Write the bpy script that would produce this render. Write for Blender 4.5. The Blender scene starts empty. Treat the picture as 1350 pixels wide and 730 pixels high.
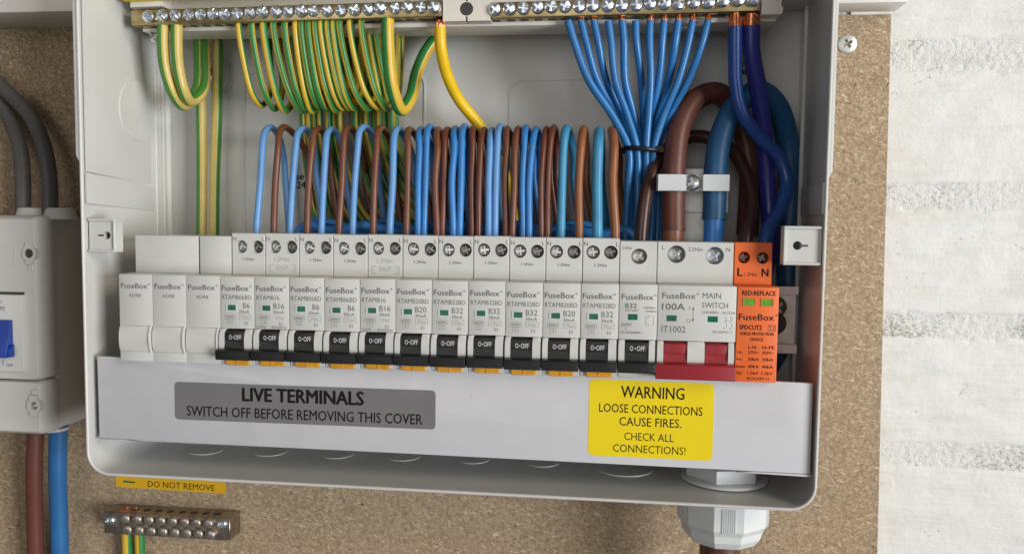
import bpy, bmesh, math, random
from math import sin, cos, pi, radians
from mathutils import Vector, Matrix
random.seed(7)
S = bpy.context.scene
COL = S.collection
MM = 0.001

# ------------------------------------------------------------------ camera
CAM = Vector((240.456, -379.010, 28.699))          # millimetres; X right, Y into the wall, Z up
CR = Vector((0.99285, 0.11881, 0.01176))
CU = Vector((-0.01985, 0.06711, 0.99755))
CF = Vector((-0.11773, 0.99065, -0.06899))
FPX = 1084.38
cam_d = bpy.data.cameras.new('camera')
cam = bpy.data.objects.new('camera', cam_d); COL.objects.link(cam)
CR = (CR - CR.dot(CF)*CF).normalized(); CU = CR.cross(CF) * 1.0
if CU.z < 0: CU = -CU
m = Matrix(((CR.x, CU.x, -CF.x), (CR.y, CU.y, -CF.y), (CR.z, CU.z, -CF.z)))
cam.matrix_world = Matrix.Translation(CAM*MM) @ m.to_4x4()
cam_d.sensor_width = 36.0; cam_d.lens = 36.0*FPX/1350.0
cam_d.clip_start = 0.01; cam_d.clip_end = 50
S.camera = cam

# ------------------------------------------------------------------ world, lamps, exposure
w = bpy.data.worlds.new('World'); S.world = w; w.use_nodes = True
bgn = w.node_tree.nodes['Background']
bgn.inputs[0].default_value = (1.0, 0.97, 0.94, 1); bgn.inputs[1].default_value = 0.12
def area(name, loc, target, size, power, color, size_y=None):
    d = bpy.data.lights.new(name, 'AREA'); o = bpy.data.objects.new(name, d); COL.objects.link(o)
    d.size = size; d.energy = power; d.color = color
    if size_y: d.shape = 'RECTANGLE'; d.size_y = size_y
    o.location = loc
    o.rotation_euler = (Vector(target)-Vector(loc)).to_track_quat('-Z', 'Y').to_euler()
    return o
area('window_daylight', (3.3, -2.25, -0.25), (0.17, 0.05, 0.0), 1.45, 130, (0.94, 0.97, 1.0), 1.45)
area('upper_warm_light', (2.9, -2.1, 1.6), (0.17, 0.05, 0.05), 1.2, 50, (1.0, 0.87, 0.70))  # warm light from the upper right, its source unseen
area('front_fill', (-0.35, -2.6, 0.35), (0.17, 0.05, 0.0), 1.3, 10.5, (1.0, 0.98, 0.95), 1.3)  # added fill lamp lifting rail and front faces; no window known there
S.view_settings.view_transform = 'Standard'
try: S.view_settings.look = 'None'
except Exception: pass
S.view_settings.exposure = 0.0; S.view_settings.gamma = 1.0
S.view_settings.use_curve_mapping = False

def U(px, py, Y):
    """point at depth Y (mm) that was measured at px, py in the 1350 x 730 photograph"""
    d = CF + CR*((px-675.0)/FPX) - CU*((py-365.0)/FPX)
    return CAM + d*((Y-CAM.y)/d.y)

# ------------------------------------------------------------------ materials
def mat(name, color, rough=0.5, metal=0.0, grain=0.0, gscale=300, bump=0.0, bscale=800, coat=0.0, ior=None, spec=None, smudge=0.0, specks=0.0):
    M = bpy.data.materials.new(name); M.use_nodes = True
    nt = M.node_tree; b = nt.nodes['Principled BSDF']
    b.inputs['Base Color'].default_value = (*color, 1); b.inputs['Roughness'].default_value = rough
    b.inputs['Metallic'].default_value = metal
    if coat: b.inputs['Coat Weight'].default_value = coat; b.inputs['Coat Roughness'].default_value = 0.15
    if spec is not None: b.inputs['Specular IOR Level'].default_value = spec
    tc = nt.nodes.new('ShaderNodeTexCoord')
    oi = nt.nodes.new('ShaderNodeObjectInfo')
    off = nt.nodes.new('ShaderNodeVectorMath'); off.operation = 'ADD'
    nt.links.new(tc.outputs['Object'], off.inputs[0]); nt.links.new(oi.outputs['Random'], off.inputs[1])
    if grain:
        n = nt.nodes.new('ShaderNodeTexNoise'); n.inputs['Scale'].default_value = gscale; n.inputs['Detail'].default_value = 5
        nt.links.new(off.outputs[0], n.inputs['Vector'])
        mp = nt.nodes.new('ShaderNodeMapRange'); mp.inputs[1].default_value = 0.3; mp.inputs[2].default_value = 0.7
        mp.inputs[3].default_value = 1-grain; mp.inputs[4].default_value = 1+grain
        nt.links.new(n.outputs['Fac'], mp.inputs[0])
        mx = nt.nodes.new('ShaderNodeVectorMath'); mx.operation = 'SCALE'
        mx.inputs[0].default_value = color; nt.links.new(mp.outputs[0], mx.inputs['Scale'])
        nt.links.new(mx.outputs[0], b.inputs['Base Color'])
    if specks:
        vo = nt.nodes.new('ShaderNodeTexVoronoi'); vo.inputs['Scale'].default_value = 75
        nt.links.new(off.outputs[0], vo.inputs['Vector'])
        se = nt.nodes.new('ShaderNodeSeparateXYZ'); nt.links.new(vo.outputs['Color'], se.inputs[0])
        sz = nt.nodes.new('ShaderNodeMapRange'); sz.inputs[1].default_value = 0.55; sz.inputs[2].default_value = 1.0; sz.inputs[3].default_value = 0.0; sz.inputs[4].default_value = 0.045
        nt.links.new(se.outputs[0], sz.inputs[0])
        lt = nt.nodes.new('ShaderNodeMath'); lt.operation = 'LESS_THAN'
        nt.links.new(vo.outputs['Distance'], lt.inputs[0]); nt.links.new(sz.outputs[0], lt.inputs[1])
        am = nt.nodes.new('ShaderNodeMath'); am.operation = 'MULTIPLY'; am.inputs[1].default_value = specks
        nt.links.new(lt.outputs[0], am.inputs[0])
        mxs = nt.nodes.new('ShaderNodeMix'); mxs.data_type = 'RGBA'; mxs.inputs[7].default_value = (0.10, 0.085, 0.07, 1)
        nt.links.new(am.outputs[0], mxs.inputs[0]); nt.links.new(mx.outputs[0], mxs.inputs[6]); nt.links.new(mxs.outputs[2], b.inputs['Base Color'])
    if smudge:
        n = nt.nodes.new('ShaderNodeTexNoise'); n.inputs['Scale'].default_value = 60; n.inputs['Detail'].default_value = 6
        nt.links.new(off.outputs[0], n.inputs['Vector'])
        mp = nt.nodes.new('ShaderNodeMapRange'); mp.inputs[3].default_value = rough-smudge; mp.inputs[4].default_value = rough+smudge
        nt.links.new(n.outputs['Fac'], mp.inputs[0]); nt.links.new(mp.outputs[0], b.inputs['Roughness'])
    if bump:
        n = nt.nodes.new('ShaderNodeTexNoise'); n.inputs['Scale'].default_value = bscale; n.inputs['Detail'].default_value = 4
        nt.links.new(off.outputs[0], n.inputs['Vector'])
        bp = nt.nodes.new('ShaderNodeBump'); bp.inputs['Strength'].default_value = bump; bp.inputs['Distance'].default_value = 0.0005
        nt.links.new(n.outputs['Fac'], bp.inputs['Height']); nt.links.new(bp.outputs[0], b.inputs['Normal'])
    return M

M_case = mat('grey_white_plastic', (0.60, 0.60, 0.575), 0.38, grain=0.03, gscale=40, bump=0.04, bscale=1500, smudge=0.10, specks=0.4)
M_cover = mat('cover_plastic', (0.56, 0.56, 0.585), 0.42, grain=0.035, gscale=70, bump=0.05, bscale=900, smudge=0.10, specks=0.55)
M_mod = mat('module_plastic', (0.60, 0.60, 0.575), 0.42, grain=0.03, gscale=90, bump=0.06, bscale=2500, smudge=0.08)
M_black = mat('black_toggle_plastic', (0.012, 0.012, 0.013), 0.38, grain=0.3, gscale=1500, bump=0.25, bscale=2500)
M_red = mat('red_toggle_plastic', (0.29, 0.013, 0.021), 0.42, grain=0.08, gscale=400, bump=0.1, bscale=2500)
M_orange = mat('orange_plastic', (0.80, 0.15, 0.028), 0.45, grain=0.04, gscale=100, bump=0.05, bscale=2500)
M_clip = mat('amber_clip_plastic', (0.72, 0.32, 0.015), 0.3, grain=0.15, gscale=400)
M_green = mat('green_indicator', (0.004, 0.12, 0.075), 0.3, grain=0.25, gscale=500)
M_lime = mat('lime_indicator', (0.12, 0.36, 0.04), 0.3, grain=0.2, gscale=500)
M_print = mat('grey_print', (0.13, 0.13, 0.127), 0.6)
M_printd = mat('dark_print', (0.009, 0.009, 0.009), 0.7, spec=0.2)
M_printw = mat('white_print', (0.75, 0.75, 0.75), 0.6)
M_printb = mat('blue_print', (0.05, 0.08, 0.3), 0.6)
M_emboss = mat('lightened_emboss_plastic', (0.68, 0.68, 0.65), 0.35)  # module plastic lightened, for relief lettering and the lit crescents
M_hole = mat('painted_hole_shade', (0.05, 0.05, 0.05), 0.6)  # near-black colour painted in for the shade inside holes, slots and gaps
M_steel = mat('zinc_plated_steel', (0.66, 0.68, 0.68), 0.33, 1.0, grain=0.2, gscale=900, smudge=0.1)
M_screwhead = mat('pale_zinc_screw', (0.62, 0.64, 0.63), 0.45, 0.6, grain=0.1, gscale=500)
M_steeld = mat('dull_screw_steel', (0.30, 0.30, 0.28), 0.36, 1.0, grain=0.3, gscale=900)
M_steelb = mat('bright_screw_steel', (0.78, 0.83, 0.90), 0.3, 1.0, grain=0.2, gscale=900)
M_brass = mat('brass_bar', (0.42, 0.33, 0.17), 0.34, 1.0, grain=0.25, gscale=300, smudge=0.1)
M_brassd = mat('tarnished_brass', (0.40, 0.34, 0.29), 0.38, 1.0, grain=0.35, gscale=200, smudge=0.12)
M_pinch = mat('nickelled_screw', (0.46, 0.41, 0.36), 0.42, 0.9, grain=0.3, gscale=600)
M_copper = mat('bare_copper', (0.75, 0.30, 0.14), 0.3, 1.0, grain=0.25, gscale=900)
M_cream = mat('cream_bar_holder_plastic', (0.74, 0.70, 0.62), 0.4, grain=0.03, gscale=90)
M_rail = mat('galvanised_rail', (0.80, 0.79, 0.76), 0.35, 0.3, grain=0.15, gscale=150, smudge=0.1)
M_nylon = mat('translucent_nylon', (0.66, 0.69, 0.70), 0.3); M_nylon.node_tree.nodes['Principled BSDF'].inputs['Subsurface Weight'].default_value = 0.3; M_nylon.node_tree.nodes['Principled BSDF'].inputs['Subsurface Radius'].default_value = (.002, .002, .002)
M_gland = mat('gland_plastic', (0.66, 0.68, 0.68), 0.4, grain=0.03, gscale=90, bump=0.05)
M_iso = mat('isolator_plastic', (0.60, 0.585, 0.565), 0.42, grain=0.03, gscale=60, bump=0.05, bscale=1500)
M_isob = mat('blue_rocker_plastic', (0.01, 0.045, 0.30), 0.4, grain=0.1, gscale=300)
M_trim = mat('white_gloss_trim', (0.74, 0.72, 0.68), 0.4, grain=0.03, gscale=60, bump=0.08, bscale=300)
M_sgrey = mat('grey_sticker', (0.175, 0.168, 0.175), 0.42, grain=0.05, gscale=60)
M_syel = mat('yellow_sticker', (0.83, 0.64, 0.004), 0.4, grain=0.03, gscale=60)
M_syel2 = mat('amber_sticker', (0.74, 0.42, 0.01), 0.4, grain=0.04, gscale=60)
M_wyel = mat('deep_yellow_insulation', (0.80, 0.50, 0.006), 0.34, grain=0.06, gscale=90, bump=0.05, bscale=500)
M_tie = mat('black_nylon_tie', (0.008, 0.008, 0.009), 0.4, grain=0.1)

def wiremat(name, c, rough=0.36): return mat(name, c, rough, grain=0.09, gscale=90, bump=0.06, bscale=500, smudge=0.08)
M_wlb = wiremat('pale_blue_insulation', (0.12, 0.30, 0.60))
M_wb = wiremat('blue_insulation', (0.035, 0.20, 0.52))
M_wteal = wiremat('sky_blue_insulation', (0.05, 0.26, 0.46))
M_wbr = wiremat('brown_insulation', (0.155, 0.055, 0.028))
M_wbr2 = wiremat('red_brown_insulation', (0.13, 0.038, 0.02))
M_wbr3 = wiremat('tan_brown_insulation', (0.26, 0.095, 0.035))
M_wtail = wiremat('tail_blue_insulation', (0.022, 0.165, 0.43), 0.3)
M_wbig = wiremat('thick_brown_sheath', (0.115, 0.04, 0.028), 0.42)
M_wbig2 = wiremat('brown_core_insulation', (0.22, 0.085, 0.045))
M_wbigb = wiremat('thick_teal_blue_sheath', (0.016, 0.095, 0.22), 0.42)
M_wbigc = wiremat('bright_blue_core', (0.03, 0.21, 0.62))
M_wdark = wiremat('dark_brown_insulation', (0.055, 0.022, 0.018), 0.3)
M_wnavy = wiremat('navy_insulation', (0.010, 0.06, 0.26), 0.28)
M_wviolet = wiremat('violet_blue_insulation', (0.028, 0.03, 0.24), 0.34)
M_wgrey = wiremat('grey_sheath', (0.10, 0.095, 0.09), 0.5)
M_wisob = wiremat('isolator_blue_sheath', (0.02, 0.13, 0.33), 0.45)
M_wisobr = wiremat('isolator_brown_sheath', (0.13, 0.04, 0.028), 0.45)

def earthmat(name, split=0.5, ye=(0.66, 0.43, 0.04, 1), gr=(0.03, 0.21, 0.05, 1)):
    M = bpy.data.materials.new(name); M.use_nodes = True
    nt = M.node_tree; b = nt.nodes['Principled BSDF']; b.inputs['Roughness'].default_value = 0.36
    uv = nt.nodes.new('ShaderNodeUVMap'); sx = nt.nodes.new('ShaderNodeSeparateXYZ')
    nt.links.new(uv.outputs[0], sx.inputs[0])
    mu = nt.nodes.new('ShaderNodeMath'); mu.operation = 'MULTIPLY'; mu.inputs[1].default_value = 2.0
    fr = nt.nodes.new('ShaderNodeMath'); fr.operation = 'FRACT'
    nt.links.new(sx.outputs[0], mu.inputs[0]); nt.links.new(mu.outputs[0], fr.inputs[0])
    cr = nt.nodes.new('ShaderNodeValToRGB'); e = cr.color_ramp.elements
    e[0].position = 0.0; e[0].color = ye
    e[1].position = split; e[1].color = ye
    for p, c in ((split+0.02, gr), (0.98, gr), (1.0, ye)):
        x = e.new(p); x.color = c
    nt.links.new(fr.outputs[0], cr.inputs[0])
    n = nt.nodes.new('ShaderNodeTexNoise'); n.inputs['Scale'].default_value = 120
    tc = nt.nodes.new('ShaderNodeTexCoord'); nt.links.new(tc.outputs['Object'], n.inputs['Vector'])
    mp = nt.nodes.new('ShaderNodeMapRange'); mp.inputs[3].default_value = 0.86; mp.inputs[4].default_value = 1.12
    nt.links.new(n.outputs['Fac'], mp.inputs[0])
    sc = nt.nodes.new('ShaderNodeVectorMath'); sc.operation = 'SCALE'
    nt.links.new(cr.outputs[0], sc.inputs[0]); nt.links.new(mp.outputs[0], sc.inputs['Scale'])
    nt.links.new(sc.outputs[0], b.inputs['Base Color'])
    return M
M_earth = earthmat('green_yellow_insulation', 0.5)
M_earth2 = earthmat('faded_green_yellow_insulation', 0.54, (0.60, 0.46, 0.13, 1), (0.06, 0.22, 0.03, 1))

def chipmat():
    M = bpy.data.materials.new('chipboard'); M.use_nodes = True
    nt = M.node_tree; L = nt.links; b = nt.nodes['Principled BSDF']; b.inputs['Roughness'].default_value = 0.7
    b.inputs['Specular IOR Level'].default_value = 0.25
    tc = nt.nodes.new('ShaderNodeTexCoord')
    base = nt.nodes.new('ShaderNodeTexNoise'); base.inputs['Scale'].default_value = 420; base.inputs['Detail'].default_value = 7; base.inputs['Roughness'].default_value = 0.75
    L.new(tc.outputs['Object'], base.inputs['Vector'])
    ramp = nt.nodes.new('ShaderNodeValToRGB'); e = ramp.color_ramp.elements
    e[0].position = 0.30; e[0].color = (0.20, 0.135, 0.082, 1); e[1].position = 0.72; e[1].color = (0.485, 0.37, 0.245, 1)
    L.new(base.outputs['Fac'], ramp.inputs[0]); prev = ramp.outputs[0]
    # fibres and slivers of wood lying at many angles: noise stretched along each direction
    for k, (ang, sc_, st_, lo, hi, amt, colr) in enumerate((
            (0.4, 900, .20, .60, .68, .75, (0.60, 0.47, 0.31, 1)), (-0.7, 1000, .22, .60, .68, .7, (0.56, 0.43, 0.28, 1)), (1.4, 950, .22, .61, .69, .7, (0.53, 0.40, 0.26, 1)),
            (0.1, 800, .20, .63, .68, .6, (0.20, 0.125, 0.068, 1)), (2.2, 900, .25, .64, .69, .65, (0.17, 0.105, 0.057, 1)), (-1.1, 760, .16, .62, .68, .75, (0.62, 0.49, 0.33, 1)),
            (0.9, 420, .30, .70, .73, .8, (0.09, 0.05, 0.028, 1)), (-0.2, 620, .13, .65, .69, .85, (0.68, 0.55, 0.38, 1)), (2.7, 640, .14, .66, .70, .8, (0.66, 0.52, 0.35, 1)))):
        mp = nt.nodes.new('ShaderNodeMapping'); mp.vector_type = 'POINT'
        mp.inputs['Rotation'].default_value = (0, ang, 0); mp.inputs['Location'].default_value = (k*.37, k*.21, k*.11)
        warp = nt.nodes.new('ShaderNodeTexNoise'); warp.inputs['Scale'].default_value = 110+17*k
        L.new(tc.outputs['Object'], warp.inputs['Vector'])
        wm = nt.nodes.new('ShaderNodeVectorMath'); wm.operation = 'MULTIPLY_ADD'; wm.inputs[1].default_value = (0.0022, 0.0022, 0.0022)
        L.new(warp.outputs['Color'], wm.inputs[0]); L.new(tc.outputs['Object'], wm.inputs[2])
        L.new(wm.outputs[0], mp.inputs['Vector'])
        st = nt.nodes.new('ShaderNodeVectorMath'); st.operation = 'MULTIPLY'; st.inputs[1].default_value = (st_*1.45, 1.0, 1.0)
        L.new(mp.outputs[0], st.inputs[0])
        v = nt.nodes.new('ShaderNodeTexNoise'); v.inputs['Scale'].default_value = sc_*1.6; v.inputs['Detail'].default_value = 2.0
        L.new(st.outputs[0], v.inputs['Vector'])
        mr = nt.nodes.new('ShaderNodeMapRange'); mr.inputs[1].default_value = lo; mr.inputs[2].default_value = hi; mr.inputs[4].default_value = amt*0.95
        L.new(v.outputs['Fac'], mr.inputs[0])
        mx = nt.nodes.new('ShaderNodeMix'); mx.data_type = 'RGBA'
        L.new(mr.outputs[0], mx.inputs[0]); L.new(prev, mx.inputs[6]); mx.inputs[7].default_value = colr
        prev = mx.outputs[2]
    L.new(prev, b.inputs['Base Color'])
    bp = nt.nodes.new('ShaderNodeBump'); bp.inputs['Strength'].default_value = 0.35; bp.inputs['Distance'].default_value = 0.0004
    L.new(prev, bp.inputs['Height']); L.new(bp.outputs[0], b.inputs['Normal'])
    return M
M_chip = chipmat()

def paintmat(name, brush, rough_amt, pit):
    M = bpy.data.materials.new(name); M.use_nodes = True
    nt = M.node_tree; L = nt.links; b = nt.nodes['Principled BSDF']; b.inputs['Roughness'].default_value = 0.55
    geo = nt.nodes.new('ShaderNodeNewGeometry')
    tc = geo.outputs['Position']
    st = nt.nodes.new('ShaderNodeVectorMath'); st.operation = 'MULTIPLY'; st.inputs[1].default_value = (0.12, 1, 1)
    L.new(tc, st.inputs[0])
    n1 = nt.nodes.new('ShaderNodeTexNoise'); n1.inputs['Scale'].default_value = 420; n1.inputs['Detail'].default_value = 4
    L.new(st.outputs[0], n1.inputs['Vector'])
    n2 = nt.nodes.new('ShaderNodeTexNoise'); n2.inputs['Scale'].default_value = 330; n2.inputs['Detail'].default_value = 6; n2.inputs['Roughness'].default_value = 0.65
    L.new(tc, n2.inputs['Vector'])
    n3 = nt.nodes.new('ShaderNodeTexNoise'); n3.inputs['Scale'].default_value = 28; n3.inputs['Detail'].default_value = 3
    L.new(tc, n3.inputs['Vector'])
    a = nt.nodes.new('ShaderNodeMath'); a.operation = 'MULTIPLY'; a.inputs[1].default_value = brush; L.new(n1.outputs['Fac'], a.inputs[0])
    c = nt.nodes.new('ShaderNodeMath'); c.operation = 'MULTIPLY_ADD'; c.inputs[1].default_value = rough_amt; L.new(n2.outputs['Fac'], c.inputs[0]); L.new(a.outputs[0], c.inputs[2])
    d = nt.nodes.new('ShaderNodeMath'); d.operation = 'MULTIPLY_ADD'; d.inputs[1].default_value = 1.5; L.new(n3.outputs['Fac'], d.inputs[0]); L.new(c.outputs[0], d.inputs[2])
    bp = nt.nodes.new('ShaderNodeBump'); bp.inputs['Strength'].default_value = 0.5; bp.inputs['Distance'].default_value = 0.001
    L.new(d.outputs[0], bp.inputs['Height']); L.new(bp.outputs[0], b.inputs['Normal'])
    # bare cement showing in small pits of the paint, and slightly yellowed patches
    r = nt.nodes.new('ShaderNodeValToRGB'); e = r.color_ramp.elements
    e[0].position = 0.5-pit*0.5; e[0].color = (0.36, 0.34, 0.29, 1); e[1].position = 0.62-pit*0.5; e[1].color = (0.74, 0.745, 0.73, 1)
    n4 = nt.nodes.new('ShaderNodeTexNoise'); n4.inputs['Scale'].default_value = 900; n4.inputs['Detail'].default_value = 5; n4.inputs['Roughness'].default_value = 0.7
    st2 = nt.nodes.new('ShaderNodeVectorMath'); st2.operation = 'MULTIPLY'; st2.inputs[1].default_value = (0.55, 1, 1)
    L.new(tc, st2.inputs[0]); L.new(st2.outputs[0], n4.inputs['Vector'])
    n5 = nt.nodes.new('ShaderNodeTexNoise'); n5.inputs['Scale'].default_value = 22; n5.inputs['Detail'].default_value = 3; L.new(tc, n5.inputs['Vector'])
    mm = nt.nodes.new('ShaderNodeMath'); mm.operation = 'MULTIPLY_ADD'; mm.inputs[1].default_value = 0.8
    L.new(n5.outputs['Fac'], mm.inputs[0]); L.new(n4.outputs['Fac'], mm.inputs[2])
    sb = nt.nodes.new('ShaderNodeMath'); sb.operation = 'SUBTRACT'; sb.inputs[1].default_value = 0.4; L.new(mm.outputs[0], sb.inputs[0])
    L.new(sb.outputs[0], r.inputs[0])
    st3 = nt.nodes.new('ShaderNodeVectorMath'); st3.operation = 'MULTIPLY'; st3.inputs[1].default_value = (0.25, 1, 1.4)
    L.new(tc, st3.inputs[0])
    n6 = nt.nodes.new('ShaderNodeTexNoise'); n6.inputs['Scale'].default_value = 75; n6.inputs['Detail'].default_value = 8; n6.inputs['Roughness'].default_value = 0.62
    L.new(st3.outputs[0], n6.inputs['Vector'])
    th = nt.nodes.new('ShaderNodeMapRange'); th.inputs[1].default_value = 0.52; th.inputs[2].default_value = 0.72; th.inputs[3].default_value = 0.0; th.inputs[4].default_value = 0.45
    L.new(n6.outputs['Fac'], th.inputs[0])
    mt = nt.nodes.new('ShaderNodeMix'); mt.data_type = 'RGBA'; mt.inputs[7].default_value = (0.60, 0.57, 0.50, 1)
    L.new(th.outputs[0], mt.inputs[0]); L.new(r.outputs[0], mt.inputs[6]); L.new(mt.outputs[2], b.inputs['Base Color'])
    return M
M_paint = paintmat('white_painted_block', 0.9, 0.7, 0.86)
M_mortar = paintmat('white_painted_mortar', 0.8, 3.0, 0.36)

# ------------------------------------------------------------------ mesh helpers (millimetres in, metres out)
def tag(o, label=None, cat=None, group=None, kind=None):
    if label: o['label'] = label
    if cat: o['category'] = cat
    if group: o['group'] = group
    if kind: o['kind'] = kind
    return o
def empty(name, loc, label, cat, group=None):
    o = bpy.data.objects.new(name, None); COL.objects.link(o); o.empty_display_size = 0.005
    o.location = Vector(loc)*MM
    return tag(o, label, cat, group)
def world_loc(o):
    v = o.location.copy()
    while o.parent: o = o.parent; v += o.location
    return v/MM
def link(name, me, parent=None, loc=(0, 0, 0)):
    o = bpy.data.objects.new(name, me); COL.objects.link(o); o.location = Vector(loc)*MM
    if parent: o.parent = parent
    return o
def finish(bm, name, material, smooth=None):
    me = bpy.data.meshes.new(name)
    bmesh.ops.recalc_face_normals(bm, faces=bm.faces)
    bmesh.ops.scale(bm, vec=(MM, MM, MM), verts=bm.verts)
    bm.to_mesh(me); bm.free()
    me.materials.append(material)
    if smooth:
        for p in me.polygons: p.use_smooth = True
        try: me.set_sharp_from_angle(angle=radians(smooth))
        except Exception: pass
    return me
def build(name, bm, material, parent=None, smooth=None, origin=None):
    """bm in absolute mm (or local to parent's location when the builder is local); origin re-bases a top-level mesh"""
    if origin is not None:
        bmesh.ops.translate(bm, vec=-Vector(origin), verts=bm.verts)
    me = finish(bm, name, material, smooth)
    return link(name, me, parent, origin if origin is not None else (0, 0, 0))

def box(bm, x0, x1, y0, y1, z0, z1, bev=0.0, seg=1):
    r = bmesh.ops.create_cube(bm, size=1.0)
    vs = r['verts']
    for v in vs:
        v.co = Vector((x0+(v.co.x+.5)*(x1-x0), y0+(v.co.y+.5)*(y1-y0), z0+(v.co.z+.5)*(z1-z0)))
    if bev:
        es = list({e for v in vs for e in v.link_edges})
        bmesh.ops.bevel(bm, geom=es, offset=bev, segments=seg, affect='EDGES', profile=0.5)
    return bm
def prism(bm, pts, a0, a1, axis='x', bev=0.0):
    """extrude polygon; axis x: pts are (y,z); axis y: pts are (x,z); axis z: pts are (x,y)"""
    def mk(p, a):
        if axis == 'x': return (a, p[0], p[1])
        if axis == 'y': return (p[0], a, p[1])
        return (p[0], p[1], a)
    A = [bm.verts.new(mk(p, a0)) for p in pts]; B = [bm.verts.new(mk(p, a1)) for p in pts]
    fs = [bm.faces.new(A), bm.faces.new(B[::-1])]
    n = len(pts)
    for i in range(n): fs.append(bm.faces.new((A[i], B[i], B[(i+1) % n], A[(i+1) % n])))
    if bev:
        es = list(set(fs[0].edges) | set(fs[1].edges))
        bmesh.ops.bevel(bm, geom=es, offset=bev, segments=2, affect='EDGES', profile=0.5)
    return bm
def rrect(x0, x1, z0, z1, r, n=6):
    out = []
    for cx, cz, a in ((x1-r, z1-r, 0), (x0+r, z1-r, 90), (x0+r, z0+r, 180), (x1-r, z0+r, 270)):
        for k in range(n+1):
            t = radians(a+90*k/n); out.append((cx+r*cos(t), cz+r*sin(t)))
    return out
def circle(cx, cz, r, n=20, ph=0):
    return [(cx+r*cos(2*pi*k/n+ph), cz+r*sin(2*pi*k/n+ph)) for k in range(n)]
def cyl(bm, cx, cy, cz, r0, r1, h, axis='y', n=24, caps=True):
    """frustum from the given centre along +axis"""
    A = []; B = []
    for k in range(n):
        t = 2*pi*k/n
        c, s = cos(t), sin(t)
        def P(r, a):
            if axis == 'y': return (cx+r*c, cy+a, cz+r*s)
            if axis == 'z': return (cx+r*c, cy+r*s, cz+a)
            return (cx+a, cy+r*c, cz+r*s)
        A.append(bm.verts.new(P(r0, 0))); B.append(bm.verts.new(P(r1, h)))
    for k in range(n): bm.faces.new((A[k], B[k], B[(k+1) % n], A[(k+1) % n]))
    if caps: bm.faces.new(A); bm.faces.new(B[::-1])
def lathe(bm, prof, cx, cy, cz, axis='z', n=32):
    """prof: (radius, along) list"""
    rings = []
    for r, a in prof:
        ring = []
        for k in range(n):
            c, s = cos(2*pi*k/n), sin(2*pi*k/n)
            if axis == 'z': p = (cx+r*c, cy+r*s, cz+a)
            elif axis == 'y': p = (cx+r*c, cy+a, cz+r*s)
            else: p = (cx+a, cy+r*c, cz+r*s)
            ring.append(bm.verts.new(p))
        rings.append(ring)
    for A, B in zip(rings, rings[1:]):
        for k in range(n): bm.faces.new((A[k], B[k], B[(k+1) % n], A[(k+1) % n]))
    bm.faces.new(rings[0]); bm.faces.new(rings[-1][::-1])
def fill_loops(bm, loops, y):
    """planar face at depth y with holes: first loop outer, the rest holes, (x,z) points; returns vert rings"""
    rings = []; es = []
    for lp in loops:
        vs = [bm.verts.new((p[0], y, p[1])) for p in lp]
        rings.append(vs)
        for i in range(len(vs)): es.append(bm.edges.new((vs[i], vs[(i+1) % len(vs)])))
    bmesh.ops.triangle_fill(bm, use_beauty=True, use_dissolve=False, edges=es)
    return rings
def wall_ring(bm, ring, y, cap=False):
    B = [bm.verts.new((v.co.x, y, v.co.z)) for v in ring]
    n = len(ring)
    for i in range(n): bm.faces.new((ring[i], ring[(i+1) % n], B[(i+1) % n], B[i]))
    if cap: bm.faces.new(B)
    return B
def plate(bm, outer, holes, y0, y1):
    rings = fill_loops(bm, [outer]+holes, y0)
    wall_ring(bm, rings[0], y1, cap=False)
    for r in rings[1:]: wall_ring(bm, r, y1)
def plus(cx, cz, L, t, a=0.0):
    p = [(t, L), (-t, L), (-t, t), (-L, t), (-L, -t), (-t, -t), (-t, -L), (t, -L), (t, -t), (L, -t), (L, t), (t, t)]
    return [(cx+x*cos(a)-z*sin(a), cz+x*sin(a)+z*cos(a)) for x, z in p]
def screw(bm, cx, y, cz, r, h=2.0, a=0.0, dome=0.5, n=18, t=0.17, L=0.66, crown=0.28):
    """cross-head screw facing the viewer with its face at depth y, recess cut into it"""
    rings = fill_loops(bm, [circle(cx, cz, r*0.80, n), plus(cx, cz, r*L, r*t, a)], y)
    wall_ring(bm, rings[1], y+r*0.5, cap=True)
    for v in rings[0]: v.co.y += crown*r
    for v in rings[1]:
        q = ((v.co.x-cx)**2+(v.co.z-cz)**2)/(0.8*r)**2; v.co.y += crown*r*q*0.7
    prev = rings[0]
    for rr, yy in ((r*0.95, y+dome*0.45+crown*r*1.3), (r, y+dome+crown*r*1.5), (r, y+h)):
        ring = [bm.verts.new((cx+rr*cos(2*pi*k/n), yy, cz+rr*sin(2*pi*k/n))) for k in range(n)]
        for k in range(n): bm.faces.new((prev[k], prev[(k+1) % n], ring[(k+1) % n], ring[k]))
        prev = ring

def catmull(pts, per=8):
    P = [Vector(p) for p in pts]
    if len(P) < 3:
        return [P[0].lerp(P[-1], i/per) for i in range(per+1)]
    P = [2*P[0]-P[1]] + P + [2*P[-1]-P[-2]]
    out = []
    for i in range(1, len(P)-2):
        p0, p1, p2, p3 = P[i-1:i+3]
        t0 = 0; t1 = (p1-p0).length**.5; t2 = t1+(p2-p1).length**.5; t3 = t2+(p3-p2).length**.5
        for k in range(per):
            t = t1+(t2-t1)*k/per
            A1 = p0*((t1-t)/(t1-t0)) + p1*((t-t0)/(t1-t0))
            A2 = p1*((t2-t)/(t2-t1)) + p2*((t-t1)/(t2-t1))
            A3 = p2*((t3-t)/(t3-t2)) + p3*((t-t2)/(t3-t2))
            B1 = A1*((t2-t)/(t2-t0)) + A2*((t-t0)/(t2-t0))
            B2 = A2*((t3-t)/(t3-t1)) + A3*((t-t1)/(t3-t1))
            out.append(B1*((t2-t)/(t2-t1)) + B2*((t-t1)/(t2-t1)))
    out.append(P[-2].copy())
    return out
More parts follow.
